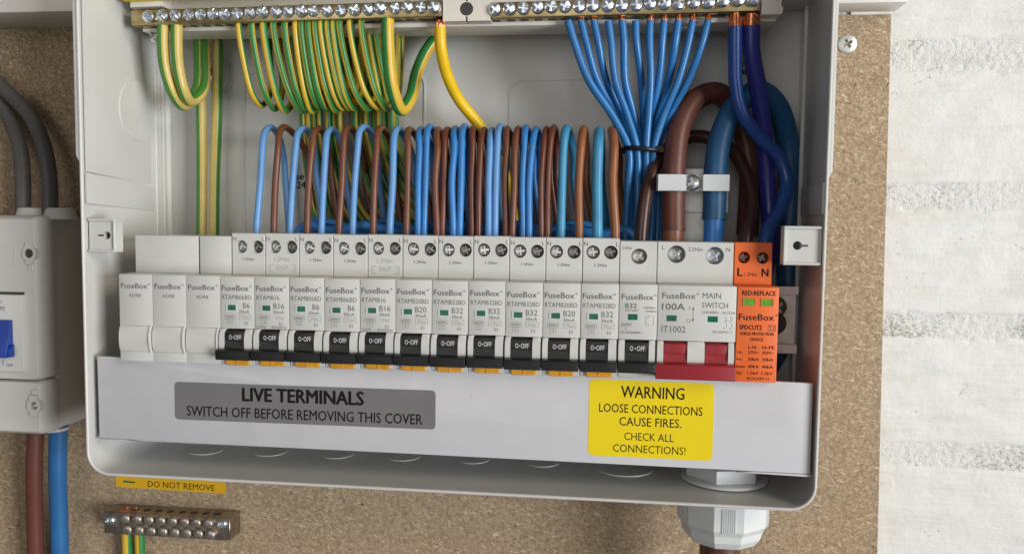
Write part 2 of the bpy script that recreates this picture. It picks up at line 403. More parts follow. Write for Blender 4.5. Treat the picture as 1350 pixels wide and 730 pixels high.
def tube(bm, pts, r, seg=14, per=7, phase=0.0, twist=0.0, smooth=True):
    path = catmull(pts, per) if smooth else [Vector(p) for p in pts]
    uvl = bm.loops.layers.uv.verify()
    T = (path[1]-path[0]).normalized()
    N = Vector((0, -1, 0)); N = (N-N.dot(T)*T)
    if N.length < .05: N = Vector((1, 0, 0)); N = N-N.dot(T)*T
    N.normalize()
    rings = []; ns = len(path)
    for i, p in enumerate(path):
        T2 = (path[min(i+1, ns-1)]-path[max(i-1, 0)]).normalized()
        N = (N-N.dot(T2)*T2).normalized(); Bn = T2.cross(N)
        rr = r(i/(ns-1)) if callable(r) else r
        a0 = phase+twist*i/(ns-1)
        rings.append(([bm.verts.new(p+rr*(N*cos(2*pi*k/seg)+Bn*sin(2*pi*k/seg))) for k in range(seg)], a0, i/(ns-1)))
    for (A, a, u), (B, b2, u2) in zip(rings, rings[1:]):
        for k in range(seg):
            f = bm.faces.new((A[k], A[(k+1) % seg], B[(k+1) % seg], B[k]))
            for lp, (kk, ss, vv) in zip(f.loops, ((k, a, u), (k+1, a, u), (k+1, b2, u2), (k, b2, u2))):
                lp[uvl].uv = (kk/seg+ss+8, vv)
    bm.faces.new(rings[0][0]); bm.faces.new(rings[-1][0][::-1])
    return path

# ------------------------------------------------------------------ lettering
_glyph = {}
def glyphs(s, bold):
    key = s
    if key in _glyph: return _glyph[key]
    cu = bpy.data.curves.new('lettering_source', 'FONT'); cu.body = s; cu.size = 1.0; cu.resolution_u = 2; cu.fill_mode = 'FRONT'
    o = bpy.data.objects.new('lettering_source', cu); COL.objects.link(o)
    dg = bpy.context.evaluated_depsgraph_get()
    me = o.evaluated_get(dg).to_mesh()
    vs = [v.co.copy() for v in me.vertices]; fs = [tuple(p.vertices) for p in me.polygons]
    o.evaluated_get(dg).to_mesh_clear()
    bpy.data.objects.remove(o); bpy.data.curves.remove(cu)
    xs = [v.x for v in vs] or [0, 1]
    _glyph[key] = (vs, fs, min(xs), max(xs))
    return _glyph[key]
def _cap():
    vs, fs, a, b = glyphs('H', 0.0); ys = [v.y for v in vs]
    return max(ys)-min(ys)
CAP = None
def text(bm, s, x, z, h, y=-0.06, width=None, align='L', bold=0.0, shear=0.0):
    """baseline at z, cap height h (mm), x is left / centre / right"""
    global CAP
    if CAP is None: CAP = _cap()
    vs, fs, xa, xb = glyphs(s, bold)
    k = h/CAP; kx = k
    if width: kx = width/(xb-xa)
    w_ = (xb-xa)*kx
    x0 = x if align == 'L' else (x-w_/2 if align == 'C' else x-w_)
    for c_, (dx, dz) in enumerate(((0, 0), (-1, 0), (1, 0), (0, .6), (0, -.6)) if bold else ((0, 0),)):
        dx *= bold*k*0.9; dz *= bold*k*0.9
        V = [bm.verts.new((x0+(v.x-xa)*kx+shear*v.y*k+dx, y-0.004*c_, z+v.y*k+dz)) for v in vs]
        for f in fs:
            try: bm.faces.new([V[i] for i in f])
            except ValueError: pass
def stroke(bm, pts, wd, y=-0.06):
    for (x0, z0), (x1, z1) in zip(pts, pts[1:]):
        d = Vector((x1-x0, z1-z0)); 
        if d.length < 1e-6: continue
        n = Vector((-d.y, d.x)).normalized()*wd/2; d = d.normalized()*wd*0.3
        q = [(x0-d.x+n.x, z0-d.y+n.y), (x1+d.x+n.x, z1+d.y+n.y), (x1+d.x-n.x, z1+d.y-n.y), (x0-d.x-n.x, z0-d.y-n.y)]
        bm.faces.new([bm.verts.new((a, y, b)) for a, b in q])
def frame(bm, x0, x1, z0, z1, wd=0.12, y=-0.06):
    stroke(bm, [(x0, z0), (x1, z0), (x1, z1), (x0, z1), (x0, z0)], wd, y)
def reg_mark(bm, x, z, r, y=-0.06, wd=0.14):
    stroke(bm, circle(x, z, r, 12)+[circle(x, z, r, 12)[0]], wd, y)
    text(bm, 'R', x, z-r*0.55, r*1.1, y, align='C')
def brand(bm, x0, x1, zb, h, y=-0.06):
    text(bm, 'FuseBox', x0, zb, h, y, width=(x1-x0)*0.93, bold=0.018)
    reg_mark(bm, x1-0.1, zb+h*0.86, h*0.16, y, 0.12)

def copy_tree(o, parent=None):
    c = o.copy(); COL.objects.link(c); c.parent = parent
    for ch in list(o.children): copy_tree(ch, c)
    return c

# ================================================================== SETTING: wall, backing board, trim
wall_root = bpy.data.objects.new('wall', None); COL.objects.link(wall_root); wall_root.location = Vector((430, 103, 0))*MM
tag(wall_root, 'white painted blockwork wall behind the chipboard', None, None, 'structure')
def relbuild(name, bm, material, root, smooth=None):
    bmesh.ops.translate(bm, vec=-world_loc(root), verts=bm.verts)
    return link(name, finish(bm, name, material, smooth), root)
from mathutils import noise
def rough_sheet(bm, x0, x1, z0, z1, y, amp, cell, fq, edge=0.0, sd=0.0):
    nx = int((x1-x0)/cell)+1; nz = int((z1-z0)/cell)+1
    g = []
    for j in range(nz+1):
        row = []
        for i in range(nx+1):
            x = x0+(x1-x0)*i/nx; z = z0+(z1-z0)*j/nz
            p = Vector((x*fq*0.7, sd, z*fq*1.3))
            d = noise.fractal(p, 0.8, 2.0, 5)*amp
            yy = y-d
            if edge:
                e = min(z-z0, z1-z)+noise.noise(Vector((x*0.09, sd, z*0.3)))*2.2+noise.noise(Vector((x*0.5, sd+4, z*0.5)))*0.9
                e = max(0, min(1, e/edge)); yy += (1-e*e*(3-2*e))*1.6
            row.append(bm.verts.new((x, yy, z)))
        g.append(row)
    for j in range(nz):
        for i in range(nx): bm.faces.new((g[j][i], g[j][i+1], g[j+1][i+1], g[j+1][i]))
courses = [(128.2, 260), (50.0, 114.2), (-22.2, 39.0), (-95.9, -32.4), (-230, -106.8)]
WX0, WX1 = -300, 820
bm = bmesh.new(); rough_sheet(bm, 370, 560, -230, 260, 103.5, 0.5, 1.15, 0.42, 0, 3.3)
box(bm, WX0, 370, 104.6, 130, -230, 260)
box(bm, 560, WX1, 104.6, 130, -230, 260)
relbuild('mortar_joint', bm, M_mortar, wall_root, 60)
for k, (za, zb) in enumerate(courses):
    bm = bmesh.new(); rough_sheet(bm, 370, 560, za, zb, 103.0, 0.45, 1.6, 0.06, 2.4, 7.7*k)
    relbuild('painted_block', bm, M_paint, wall_root, 60)
    bm = bmesh.new(); rough_sheet(bm, 563, WX1, za, zb, 103.0, 0.5, 8, 0.05, 3.2, 7.7*k+2)
    relbuild('painted_block', bm, M_paint, wall_root, 60)

bm = bmesh.new()
pts = [(-300, -230), (391.5, -230), (390.2, -140), (387.6, 0), (385.6, 139.5), (-300, 139.5)]
prism(bm, pts, 85, 102.5, 'y')
board = build('chipboard_panel', bm, M_chip, origin=(0, 94, -60))
tag(board, 'brown chipboard backing panel screwed to the white wall behind the boxes', 'board')
bm = bmesh.new(); screw(bm, 0, 0, 0, 4.9, 1.5, 0.5, 0.3, 24, 0.15, 0.5, 0.06)
o = build('wood_screw', bm, M_screwhead, smooth=40); o.location = Vector((363.9, 83.8, 124.3))*MM
tag(o, 'bare cross head screw in the chipboard right of the fuse box', 'screw')
# painted timber batten above the board
rt = empty('painted_batten', (0, 70, 140), 'white painted batten along the top edge of the chipboard', 'batten')
bm = bmesh.new(); box(bm, -300, 352, 50, 85, 140, 176, 1.5, 2); relbuild('long_section', bm, M_trim, rt, 40)
bm = bmesh.new(); box(bm, 353, 388, 66, 84.9, 140.6, 176, 1.5, 2); relbuild('end_section', bm, M_trim, rt, 40)

# ================================================================== CONSUMER UNIT ENCLOSURE
enc = empty('fuse_box_case', (158, 82, 30), 'open white plastic fuse box case fixed to the chipboard', 'fuse box')
X0, X1, ZB, ZT = -20.4, 336.0, -102.4, 158.0
bm = bmesh.new()
def loop_v(l, y): return [bm.verts.new((p[0], y, p[1])) for p in l]
N = 8
lo = [loop_v(rrect(X0, X1, ZB, ZT, 12, N), 1.5), loop_v(rrect(X0+.5, X1-.5, ZB+.5, ZT-.5, 11.5, N), 1.0),
      loop_v(rrect(X0+1.1, X1-1.0, ZB+1.1, ZT-1.1, 10.9, N), 1.0), loop_v(rrect(X0+1.5, X1-1.4, ZB+1.5, ZT-1.5, 10.5, N), 1.5),
      loop_v(rrect(X0+3.6, X1+3.6, ZB+2.2, ZT-3.4, 9, N), 76.5), loop_v(rrect(X0+5.1, X1+2.1, ZB+3.7, ZT-4.9, 8, N), 78)]
bo = loop_v(rrect(X0+.5, X1+5.5, ZB+.5, ZT-.5, 12, N), 84.6)
for A, B in zip(lo, lo[1:]):
    n = len(A)
    for i in range(n): bm.faces.new((A[i], A[(i+1) % n], B[(i+1) % n], B[i]))
bm.faces.new(lo[-1])
n = len(bo)
for i in range(n): bm.faces.new((lo[0][i], bo[i], bo[(i+1) % n], lo[0][(i+1) % n]))
bm.faces.new(bo[::-1])
relbuild('shell', bm, M_case, enc, 35)
# stepped rim of the upper half
bm = bmesh.new()
prism(bm, [(-22.3, 58), (X0+.4, 54), (X0+.4, 152), (-22.3, 150)], 1.6, 8, 'y', 0.25)
relbuild('rim_step', bm, M_case, enc, 35); bm = bmesh.new()
prism(bm, [(X1-.4, 48), (X1+1.5, 52), (X1+1.5, 150), (X1-.4, 152)], 1.6, 8, 'y', 0.25)
relbuild('rim_step', bm, M_case, enc, 35)
# moulded detail of the left wall: band, upright ribs, knockout
def yz_plate(bm, pts, x0, x1, bev=0.15): prism(bm, pts, x0, x1, 'x', bev)
bm = bmesh.new()
yz_plate(bm, [(2.2, 34.6), (63, 31.4), (63, 45.2), (2.2, 49.4)], -18.2, -16.9)
yz_plate(bm, [(2.6, 50.2), (63, 46), (63, 154), (2.6, 154)], -18.2, -17.25)
box(bm, -17.9, -16.1, 64.0, 65.4, -60, 154, 0.3)
box(bm, -17.9, -15.3, 70.2, 71.6, -60, 154, 0.3)
relbuild('moulded_wall_band', bm, M_case, enc, 35)
bm = bmesh.new()
prism(bm, [(333.9, 3), (338.0, 63), (338.9, 63), (334.8, 3)], 33, 47, 'z', 0.1)
box(bm, 337.2, 339.3, 66.0, 67.2, -60, 154, 0.3)
relbuild('moulded_wall_band', bm, M_case, enc, 35)
bm = bmesh.new()
cyl(bm, -17.4, 46.8, 85.5, 16.4, 16.0, 0.75, 'x', 40)
relbuild('knockout', bm, M_case, enc, 35)
# floor knockouts
for x, y, r in ((20.5, 46, 9.3), (56.3, 49, 9.3), (94, 50.5, 9.3), (130.8, 52, 9.3), (169, 53, 9.3), (206.5, 53, 9.3), (249.9, 50, 15.5)):
    bm = bmesh.new(); cyl(bm, x, y, -101.2, r, r-.3, 1.15, 'z', 40); relbuild('knockout', bm, M_case, enc, 35)
# embossed outlines on the back
def outline(bm, x0, x1, z0, z1, r, wd, y0, y1):
    plate(bm, rrect(x0, x1, z0, z1, r, 6), [rrect(x0+wd, x1-wd, z0+wd, z1-wd, max(r-wd, .2), 6)], y0, y1)
bm = bmesh.new(); outline(bm, 183.3, 292, 10, 106, 9, 0.7, 77.4, 78.1); outline(bm, 30, 136, 10, 112, 9, 0.7, 77.4, 78.1)
relbuild('back_panel_outline', bm, M_case, enc, 40)
for x, z in ((11.7, 110.5), (309.9, 111)):
    bm = bmesh.new(); lathe(bm, [(10, 0), (10, -1.0), (9.2, -1.4), (6.2, -1.4), (5.6, -0.6)], x, 78.1, z, 'y', 36)
    relbuild('screw_boss', bm, M_case, enc, 35)
    bm = bmesh.new(); screw(bm, x, 75.5, z, 4.2, 2.2, 0.3, 0.6, 20)
    relbuild('fixing_screw', bm, M_steel, enc, 40)
# cover screw posts, left and right
def post(x0, x1, yf, z0, z1, hx, open_left):
    bm = bmesh.new()
    zc = (z0+z1)/2
    xa, xb = x0, x1
    # face plate with keyhole, recessed between two side lips
    key = circle(hx, zc, 2.0, 16)
    plate(bm, [(xa, z0+1.3), (xb, z0+1.3), (xb, z1-1.3), (xa, z1-1.3)], [key], yf+1.2, yf+6)
    box(bm, xa-(0 if open_left else 1.2), xb+(1.2 if open_left else 0), yf, yf+7, z1-1.3, z1, 0.3)
    box(bm, xa-(0 if open_left else 1.2), xb+(1.2 if open_left else 0), yf, yf+7, z0, z0+1.3, 0.3)
    if open_left: box(bm, xb, xb+1.2, yf, yf+7, z0+1.31, z1-1.31, 0.2)
    else: box(bm, xa-1.2, xa, yf, yf+7, z0+1.31, z1-1.31, 0.2)
    ring = [bm.verts.new((hx+3.1*cos(2*pi*k/20), yf+1.15, zc+3.1*sin(2*pi*k/20))) for k in range(20)]
    o_ = relbuild('screw_post', bm, M_case, enc, 35)
    bm = bmesh.new(); box(bm, hx-2.3, hx+2.3, yf+5.2, yf+5.6, zc-2.3, zc+2.3); relbuild('post_hole', bm, M_hole, enc)
    bm = bmesh.new()
    sx = -1 if open_left else 1
    prism(bm, [(hx+sx*1.6, zc-.45), (hx+sx*4.6, zc-.4), (hx+sx*4.6, zc+.4), (hx+sx*1.6, zc+.45)] if sx > 0 else [(hx-4.6, zc-.35), (hx-1.6, zc-.45), (hx-1.6, zc+.45), (hx-4.6, zc+.35)], yf+1.05, yf+1.35, 'y')
    relbuild('key_slot', bm, M_hole, enc)
post(-17.6, -4.4, 2.6, 10.4, 27.0, -8.3, True)
post(318.9, 334.4, 2.0, 10.0, 27.5, 324.0, False)
# moulded maker's stamp on the back
bm = bmesh.new()
text(bm, 'se', 65.3, 50.3, 4.2, 77.9, bold=0.02, align='R'); text(bm, '2024', 66.3, 45.4, 3.9, 77.9, bold=0.02, align='R')
relbuild('printed_stamp', bm, M_printd, enc)

# ================================================================== DIN RAIL
rail = empty('mounting_rail', (158, 52, -20), 'galvanised steel rail behind the row of breakers', 'rail')
bm = bmesh.new()
prism(bm, [(48, -3.1), (48, -7.0), (49, -7.0), (54, -7.0), (54, -32.6), (48, -32.6), (48, -37), (49.2, -37), (49.2, -33.8), (55.4, -33.8), (55.4, -5.8), (49.2, -5.8), (49.2, -3.1)], -8, 335.2, 'x')
relbuild('rail_profile', bm, M_rail, rail, 30)
bm = bmesh.new()
slot = circle(321.5, -17.5, 4.6, 16)
prism(bm, [(325+6.0*cos(radians(a)), -22.5+6.0*sin(radians(a))) for a in range(0, 360, 18)], 53.6, 54.2, 'y')
relbuild('rail_slot', bm, M_hole, rail, 30)
bm = bmesh.new(); screw(bm, 325.5, 50.4, -14.0, 5.4, 3.8, 0.7, 0.8, 22)
relbuild('rail_screw', bm, M_steeld, rail, 40)

# ================================================================== MODULES
def arcprof(z0, z1, yb, bulge, n=8):
    """bulging side profile between z0 (top) and z1 (bottom)"""
    pts = [(yb, z0)]
    for k in range(n+1):
        t = k/n; pts.append((-bulge*sin(pi*(0.08+0.84*t))**0.7, z0+(z1-z0)*t))
    pts.append((yb, z1)); return pts
MODB = 'grey plastic breaker modules on the rail'
def body_bm(w_, zt, window=None):
    bm = bmesh.new()
    box(bm, 0.12, w_-0.12, 18, 47.5, -62, zt, 0.3)
    if window is None: box(bm, 0.12, w_-0.12, 0, 18.4, -43, -0.02, 0.35, 2)
    else:
        box(bm, 0.12, w_-0.12, 0, 18.4, -25.4, -0.02, 0.35, 2)
        box(bm, 0.12, w_-0.12, 4, 18.4, -43.0, -25.4)
        box(bm, 0.12, w_-0.12, 0.3, 4.0, -43.0, -38.6, 0.25)
    return bm
def terminal_bm(w_, zt, holes, r=3.25):
    bm = bmesh.new()
    x0, x1, z0, z1 = 0.12, w_-0.12, 0.02, zt+0.1
    plate(bm, [(x0+.3, z0+.1), (x1-.3, z0+.1), (x1-.3, z1-.3), (x0+.3, z1-.3)], [circle(hx, hz, r, 22) for hx, hz in holes], 13.0, 18.0)
    # bevelled surround
    A = [bm.verts.new((x, 13.0, z)) for x, z in ((x0+.3, z0+.1), (x1-.3, z0+.1), (x1-.3, z1-.3), (x0+.3, z1-.3))]
    B = [bm.verts.new((x, 13.4, z)) for x, z in ((x0, z0), (x1, z0), (x1, z1), (x0, z1))]
    C = [bm.verts.new((x, 18.5, z)) for x, z in ((x0, z0), (x1, z0), (x1, z1), (x0, z1))]
    for P, Q in ((A, B), (B, C)):
        for i in range(4): bm.faces.new((P[i], P[(i+1) % 4], Q[(i+1) % 4], Q[i]))
    return bm
def toggle_parts(root, xs, tm, w_, hx0, hx1, red=False):
    # shoulders either side of each toggle slot
    edges = [0.15] + [v for s in xs for v in s] + [w_-0.75]
    for a, b in zip(edges[0::2], edges[1::2]):
        bm = bmesh.new(); prism(bm, arcprof(-25.5, -38.4, 4.2, 2.3), a, b-0.05, 'x', 0.35)
        build('shoulder', bm, M_mod, root, 40)
    tg = None
    for a, b in xs:
        bm = bmesh.new()
        prof = [(4.1, -26.0), (0.6, -26.0), (-1.1, -26.9), (-1.45, -28.6), (-1.5, -31.0), (-1.2, -31.3), (-1.5, -33.2), (-1.9, -34.6), (-2.2, -36), (4.1, -36)]
        prism(bm, prof, a+0.15, b-0.2, 'x', 0.15)
        tg = build('toggle', bm, tm, root, 25)
    bm = bmesh.new()
    zb = -42.2 if red else -40.0
    prism(bm, [(-1.6, -34.9), (-5.6, -35.2), (-6.2, -35.8), (-6.0, zb+.6), (-5.4, zb), (-0.2, zb+.3), (-0.2, -38)], hx0, hx1, 'x', 0.3)
    build('toggle_bar', bm, tm, root, 30)
    return tg
def wave(bm, x0, x1, z, a=0.35, wd=0.16):
    stroke(bm, [(x0+(x1-x0)*k/10, z+a*sin(2*pi*k/10)) for k in range(11)], wd)

def screws_for(root, holes, mats, r=2.95, seed=0):
    rnd = random.Random(seed)
    for (hx, hz), mt in zip(holes, mats):
        bm = bmesh.new(); screw(bm, hx, 15.2, hz, r, 2.6, rnd.uniform(0, 1.5), 0.6, 18, 0.16, 0.72)
        build('terminal_screw', bm, mt, root, 12)
def lettering(root, f, material, name='printed_lettering', label=None):
    bm = bmesh.new(); f(bm); o = build(name, bm, material, root)
    if label: o['label'] = label
    return o

# --- blank modules
def blank(x, n, label):
    root = empty('blank_module', (x, 0, 0), label, 'blank module', 'blank filler modules at the left end of the row')
    w_ = 17.5*n
    bm = bmesh.new()
    tx0 = 1.0 if n == 2 else 0.6
    box(bm, 0.12, w_-.12, 18, 47.5, -62, 18.6, 0.3)
    box(bm, tx0, w_-0.35, 13.0, 18.4, 0.0, 18.8 if n == 2 else 18.9, 0.35, 2)
    build('module_body', bm, M_mod, root, 40)
    for k in range(n):
        bm = bmesh.new(); a = 17.5*k
        prism(bm, [(18.4, -0.02), (0.5, -0.02), (0, -0.5), (0, -25.3), (0.35, -25.6), (0.35, -38.2), (0, -38.5), (0, -43), (18.4, -43)], a+0.08, a+17.42, 'x', 0.2)
        build('front_nose', bm, M_mod, root, 30)
        bm = bmesh.new(); prism(bm, arcprof(-25.8, -38.1, 1.0, 1.3), a+0.15, a+15.9, 'x', 0.3)
        build('finger_bulge', bm, M_mod, root, 40)
        bm = bmesh.new(); prism(bm, arcprof(-25.4, -38.5, 1.0, 2.1), a+16.0, a+16.9, 'x', 0.3)
        build('raised_lit_crescent', bm, M_emboss, root, 40)  # lighter colour carries the light caught on the bulge's right side
        bm = bmesh.new(); brand(bm, a+1.2, a+15.9, -7.0, 2.5); text(bm, 'ADRB', a+8.3, -11.3, 1.7, align='C', width=6.3)
        build('printed_lettering', bm, M_print, root)
    return root
blank(0, 2, 'double blank filler module at the far left end of the row')
blank(35, 1, 'single blank filler module just left of the first black toggle')

# --- double pole RCBOs
HO = [(5.0, 14.0), (13.4, 14.0)]
def rcbo(idx, rating, model, out):
    root = empty('breaker', (17.5*idx, 0, 0), None, 'breaker', MODB)
    zt = 20.7
    build('module_body', body_bm(17.5, zt, True), M_mod, root, 40)
    build('terminal_block', terminal_bm(17.5, zt, HO), M_mod, root, 40)
    screws_for(root, HO, [M_steel, M_steeld], seed=rating)
    tg = toggle_parts(root, [(2.7, 13.0)], M_black, 17.5, 0.05, 17.15)
    bm = bmesh.new(); text(bm, 'O', 5.0, -30.5, 2.2, -1.53, width=1.45); stroke(bm, [(6.85, -29.4), (7.2, -29.4)], 0.35, -1.53)
    text(bm, 'OFF', 7.6, -30.5, 2.2, -1.53, width=3.7)
    build('toggle_lettering', bm, M_printw, root)
    bm = bmesh.new(); box(bm, 3.6, 8.2, -0.12, 0.3, -16.5, -13.7, 0.05); ind = build('indicator_window', bm, M_green, root)
    bm = bmesh.new(); plate(bm, [(3.1, -16.9), (8.4, -16.9), (8.4, -13.4), (3.1, -13.4)], [[(3.95, -16.4), (8.05, -16.4), (8.05, -13.8), (3.95, -13.8)]], -0.28, 0.2); build('indicator_frame', bm, M_mod, root)
    bm = bmesh.new(); box(bm, 3.0, 8.9, 1.0, 3.8, -42.9, -40.5, 0.2); box(bm, 9.0, 14.8, 1.0, 3.8, -42.9, -40.5, 0.2)
    box(bm, 3.0, 14.8, -1.2, 2, -43.2, -40.4, 0.35)
    box(bm, 8.6, 9.2, -1.5, 2, -43.0, -40.4, 0.1)
    build('amber_clip', bm, M_clip, root, 40)
    def f(bm):
        brand(bm, 0.9, 15.6, -6.9, 2.6)
        text(bm, model, 1.0, -11.1, 2.1, width=15 if len(model) > 7 else 11.6)
        text(bm, 'B%d' % rating, 15.0, -15.3, 2.6, align='R', width=5.4 if rating > 9 else 3.4)
        text(bm, '30mA', 9.6, -17.7, 1.5, width=5.3)
        text(bm, '6000', 4.9, -20.2, 1.15, align='C', width=3.9); frame(bm, 2.3, 7.5, -20.7, -18.6, .1)
        text(bm, '3', 4.9, -22.6, 1.15, align='C'); frame(bm, 3.6, 6.2, -23.0, -20.9, .1)
        wave(bm, 10.6, 14.6, -19.3); wave(bm, 10.6, 14.6, -20.1, 0.3); 
        text(bm, 'E3', 13.2, -23.3, 1.4, align='C')
        if out: text(bm, '230V ~ 50/60Hz', 8.6, -25.0, 1.35, align='C', width=15.2)
        else: frame(bm, 9.7, 15.5, -20.9, -18.3, .1)
    lettering(root, f, M_print)
    def g(bm):
        text(bm, 'N', 0.7, 17.0, 1.9, 12.93); text(bm, 'L', 16.9, 17.0, 1.9, 12.93, align='R')
        if not out: text(bm, '1.2Nm', 8.7, 7.2, 1.35, 12.93, align='C', width=5.8, bold=0.012)
    lettering(root, g, M_print, 'terminal_lettering')
    if out:
        def e(bm):
            text(bm, '1.2Nm', 8.7, 7.0, 2.0, 12.9, align='C', width=8); text(bm, 'OUT', 8.9, 2.9, 2.2, 12.9, align='C', width=6.5)
            for s in (-1, 1): stroke(bm, [(8.9+s*4.6, 5.2), (8.9+s*6.6, 5.2), (8.9+s*6.6, 1.6), (8.9+s*4.6, 1.6)], 0.3, 12.9)
        bm = bmesh.new(); e(bm)
        bmesh.ops.solidify(bm, geom=bm.faces, thickness=0.25)
        build('raised_lettering', bm, M_emboss, root)
    return root
ratings = [(6, 'RTAMB06BD', 0), (16, 'RTAMB16', 1), (6, 'RTAMB06BD', 0), (6, 'RTAMB06BD', 0), (16, 'RTAMB16', 1), (20, 'RTAMB20BD', 0),
           (32, 'RTAMB32BD', 0), (32, 'RTAMB32BD', 0), (32, 'RTAMB32BD', 0), (20, 'RTAMB20BD', 0), (32, 'RTAMB32BD', 0)]
bl = ['breaker marked B6 directly right of the blank filler modules', 'left one of the two B16 breakers with raised OUT lettering',
      'breaker marked B6 directly right of the left B16 breaker', 'breaker marked B6 directly left of the right B16 breaker',
      'right one of the two B16 breakers with raised OUT lettering', 'breaker marked B20 directly right of the second B16 breaker',
      'leftmost of three adjoining B32 breakers with black toggles', 'middle of three adjoining B32 breakers with black toggles',
      'rightmost of three adjoining B32 breakers with black toggles', 'breaker marked B20 between two B32 breakers',
      'B32 breaker with amber clip beside the single screw breaker']
protos = {}
for k, (rt_, md, ot) in enumerate(ratings):
    if (rt_, md) not in protos:
        o = rcbo(3+k, rt_, md, ot); protos[(rt_, md)] = o
    else:
        o = copy_tree(protos[(rt_, md)]); o.location = Vector((17.5*(3+k), 0, 0))*MM
    o['label'] = bl[k]
    o.location.y += random.uniform(-0.15, 0.15)*MM; o.location.z += random.uniform(-0.22, 0.16)*MM; o.rotation_euler.y = radians(random.uniform(-0.14, 0.14))

# --- single pole MCB
xm = 17.5*14
mcb = empty('breaker', (xm, 0, 0), 'narrow single screw B32 breaker with black toggle left of the main switch', 'breaker', MODB)
build('module_body', body_bm(17.5, 19.4, True), M_mod, mcb, 40)
hm = [(9.2, 12.3)]
build('terminal_block', terminal_bm(17.5, 19.4, hm, 3.7), M_mod, mcb, 40)
screws_for(mcb, hm, [M_steel], 3.35, 5)
toggle_parts(mcb, [(3.0, 13.9)], M_black, 17.5, 0.05, 17.1)
bm = bmesh.new(); text(bm, 'O', 5.4, -30.3, 2.2, -1.53, width=1.45); stroke(bm, [(7.6, -29.25), (8.1, -29.25)], 0.35, -1.53)
text(bm, 'OFF', 8.5, -30.3, 2.2, -1.53, width=3.7)
build('toggle_lettering', bm, M_printw, mcb)
bm = bmesh.new(); box(bm, 4.2, 8.6, -0.12, 0.3, -16.3, -13.6, 0.05); build('indicator_window', bm, M_green, mcb)
def f(bm):
    brand(bm, 1.2, 16.6, -6.9, 2.5)
    text(bm, 'B32', 2.9, -10.9, 2.2, width=5.2, bold=0.02); text(bm, 'SPDT06022', 2.8, -12.4, 0.9, width=6.2)
    text(bm, '230/400V~', 11.2, -11.0, 0.95, width=5.8); text(bm, '50/60Hz', 12.2, -12.6, 0.95, width=4.8)
    stroke(bm, [(12.4, -14.0), (12.4, -18.8)], .14); stroke(bm, [(13.4, -14.8), (14.4, -14.0)], .12); stroke(bm, [(15.4, -14.2), (15.9, -14.8), (15.9, -18.2), (15.2, -18.6)], .12)
    text(bm, '1', 13.2, -15.3, 1.0); text(bm, '2', 13.2, -18.8, 1.0)
    text(bm, '10000', 1.6, -19.0, 1.0, width=3.8); text(bm, '3', 3.4, -20.7, 1.0, align='C'); frame(bm, 1.3, 5.7, -19.4, -17.6, .1)
    text(bm, 'IEC/EN60898-1', 1.2, -22.6, 1.0, width=9.6)
lettering(mcb, f, M_print)
def g(bm): text(bm, '2.5Nm', 1.1, 15.6, 1.3, 12.93, width=4.6)
lettering(mcb, g, M_print, 'terminal_lettering')

# --- main switch, two modules
xs_ = 17.5*15
ms = empty('main_switch', (xs_, 0, 0), 'double width main switch with wide red toggle bar', 'main switch')
build('module_body', body_bm(35.2, 19.4, True), M_mod, ms, 40)
hs_ = [(9.0, 13.6), (26.6, 13.2)]
build('terminal_block', terminal_bm(35.2, 19.4, hs_, 4.15), M_mod, ms, 40)
screws_for(ms, hs_, [M_steel, M_steelb], 3.8, 9)
toggle_parts(ms, [(3.0, 13.7), (21.4, 31.8)], M_red, 35.2, -0.6, 34.9, True)
for a in (4.2, 22.6):
    bm = bmesh.new(); box(bm, a, a+4.5, -0.12, 0.3, -16.4, -13.7, 0.05); build('indicator_window', bm, M_green, ms)
def f(bm):
    brand(bm, 2.0, 18.0, -6.0, 2.6)
    text(bm, '100A', 2.0, -11.2, 2.9, width=10.2, bold=0.02)
    text(bm, 'MAIN', 20.0, -5.6, 2.5, width=8.2); text(bm, 'SWITCH', 19.8, -10.0, 2.5, width=11.6)
    text(bm, '230/400V~ AC22A', 19.8, -12.6, 1.25, width=15)
    text(bm, 'IT1002', 2.0, -21.5, 2.9, width=10.8)
    stroke(bm, [(16.0, -10.2), (16.0, -16.0)], .2)
    for z, s in ((-9.7, -1), (-16.5, 1)):
        V = [bm.verts.new((16+a, -0.06, z+s*b)) for a, b in ((0, 0), (-.5, 1.3), (.5, 1.3))]; bm.faces.new(V)
    text(bm, 'I', 14.3, -11.0, 1.5); stroke(bm, circle(14.1, -16.0, .75, 14)+[circle(14.1, -16.0, .75, 14)[0]], .18)
    for x in (31.0, 33.4):
        stroke(bm, [(x, -14.0), (x, -15.0), (x-.9, -16.4)], .13); stroke(bm, [(x, -16.6), (x, -18.6)], .13)
        text(bm, '1' if x < 32 else '3', x-.9, -14.6, .9); text(bm, '2' if x < 32 else '4', x-1.2, -19.6, .9)
    stroke(bm, [(30.2, -15.8), (33.2, -15.8)], .1)
    text(bm, 'IEC60947-3', 25.0, -21.3, 1.0, width=8.4)
lettering(ms, f, M_print)
def g(bm):
    text(bm, 'L', 2.2, 15.8, 1.9, 12.93); text(bm, '2.5Nm', 17.6, 15.2, 1.7, 12.93, align='C', width=6.6); text(bm, 'N', 31.6, 15.2, 1.9, 12.93)
lettering(ms, g, M_print, 'terminal_lettering')

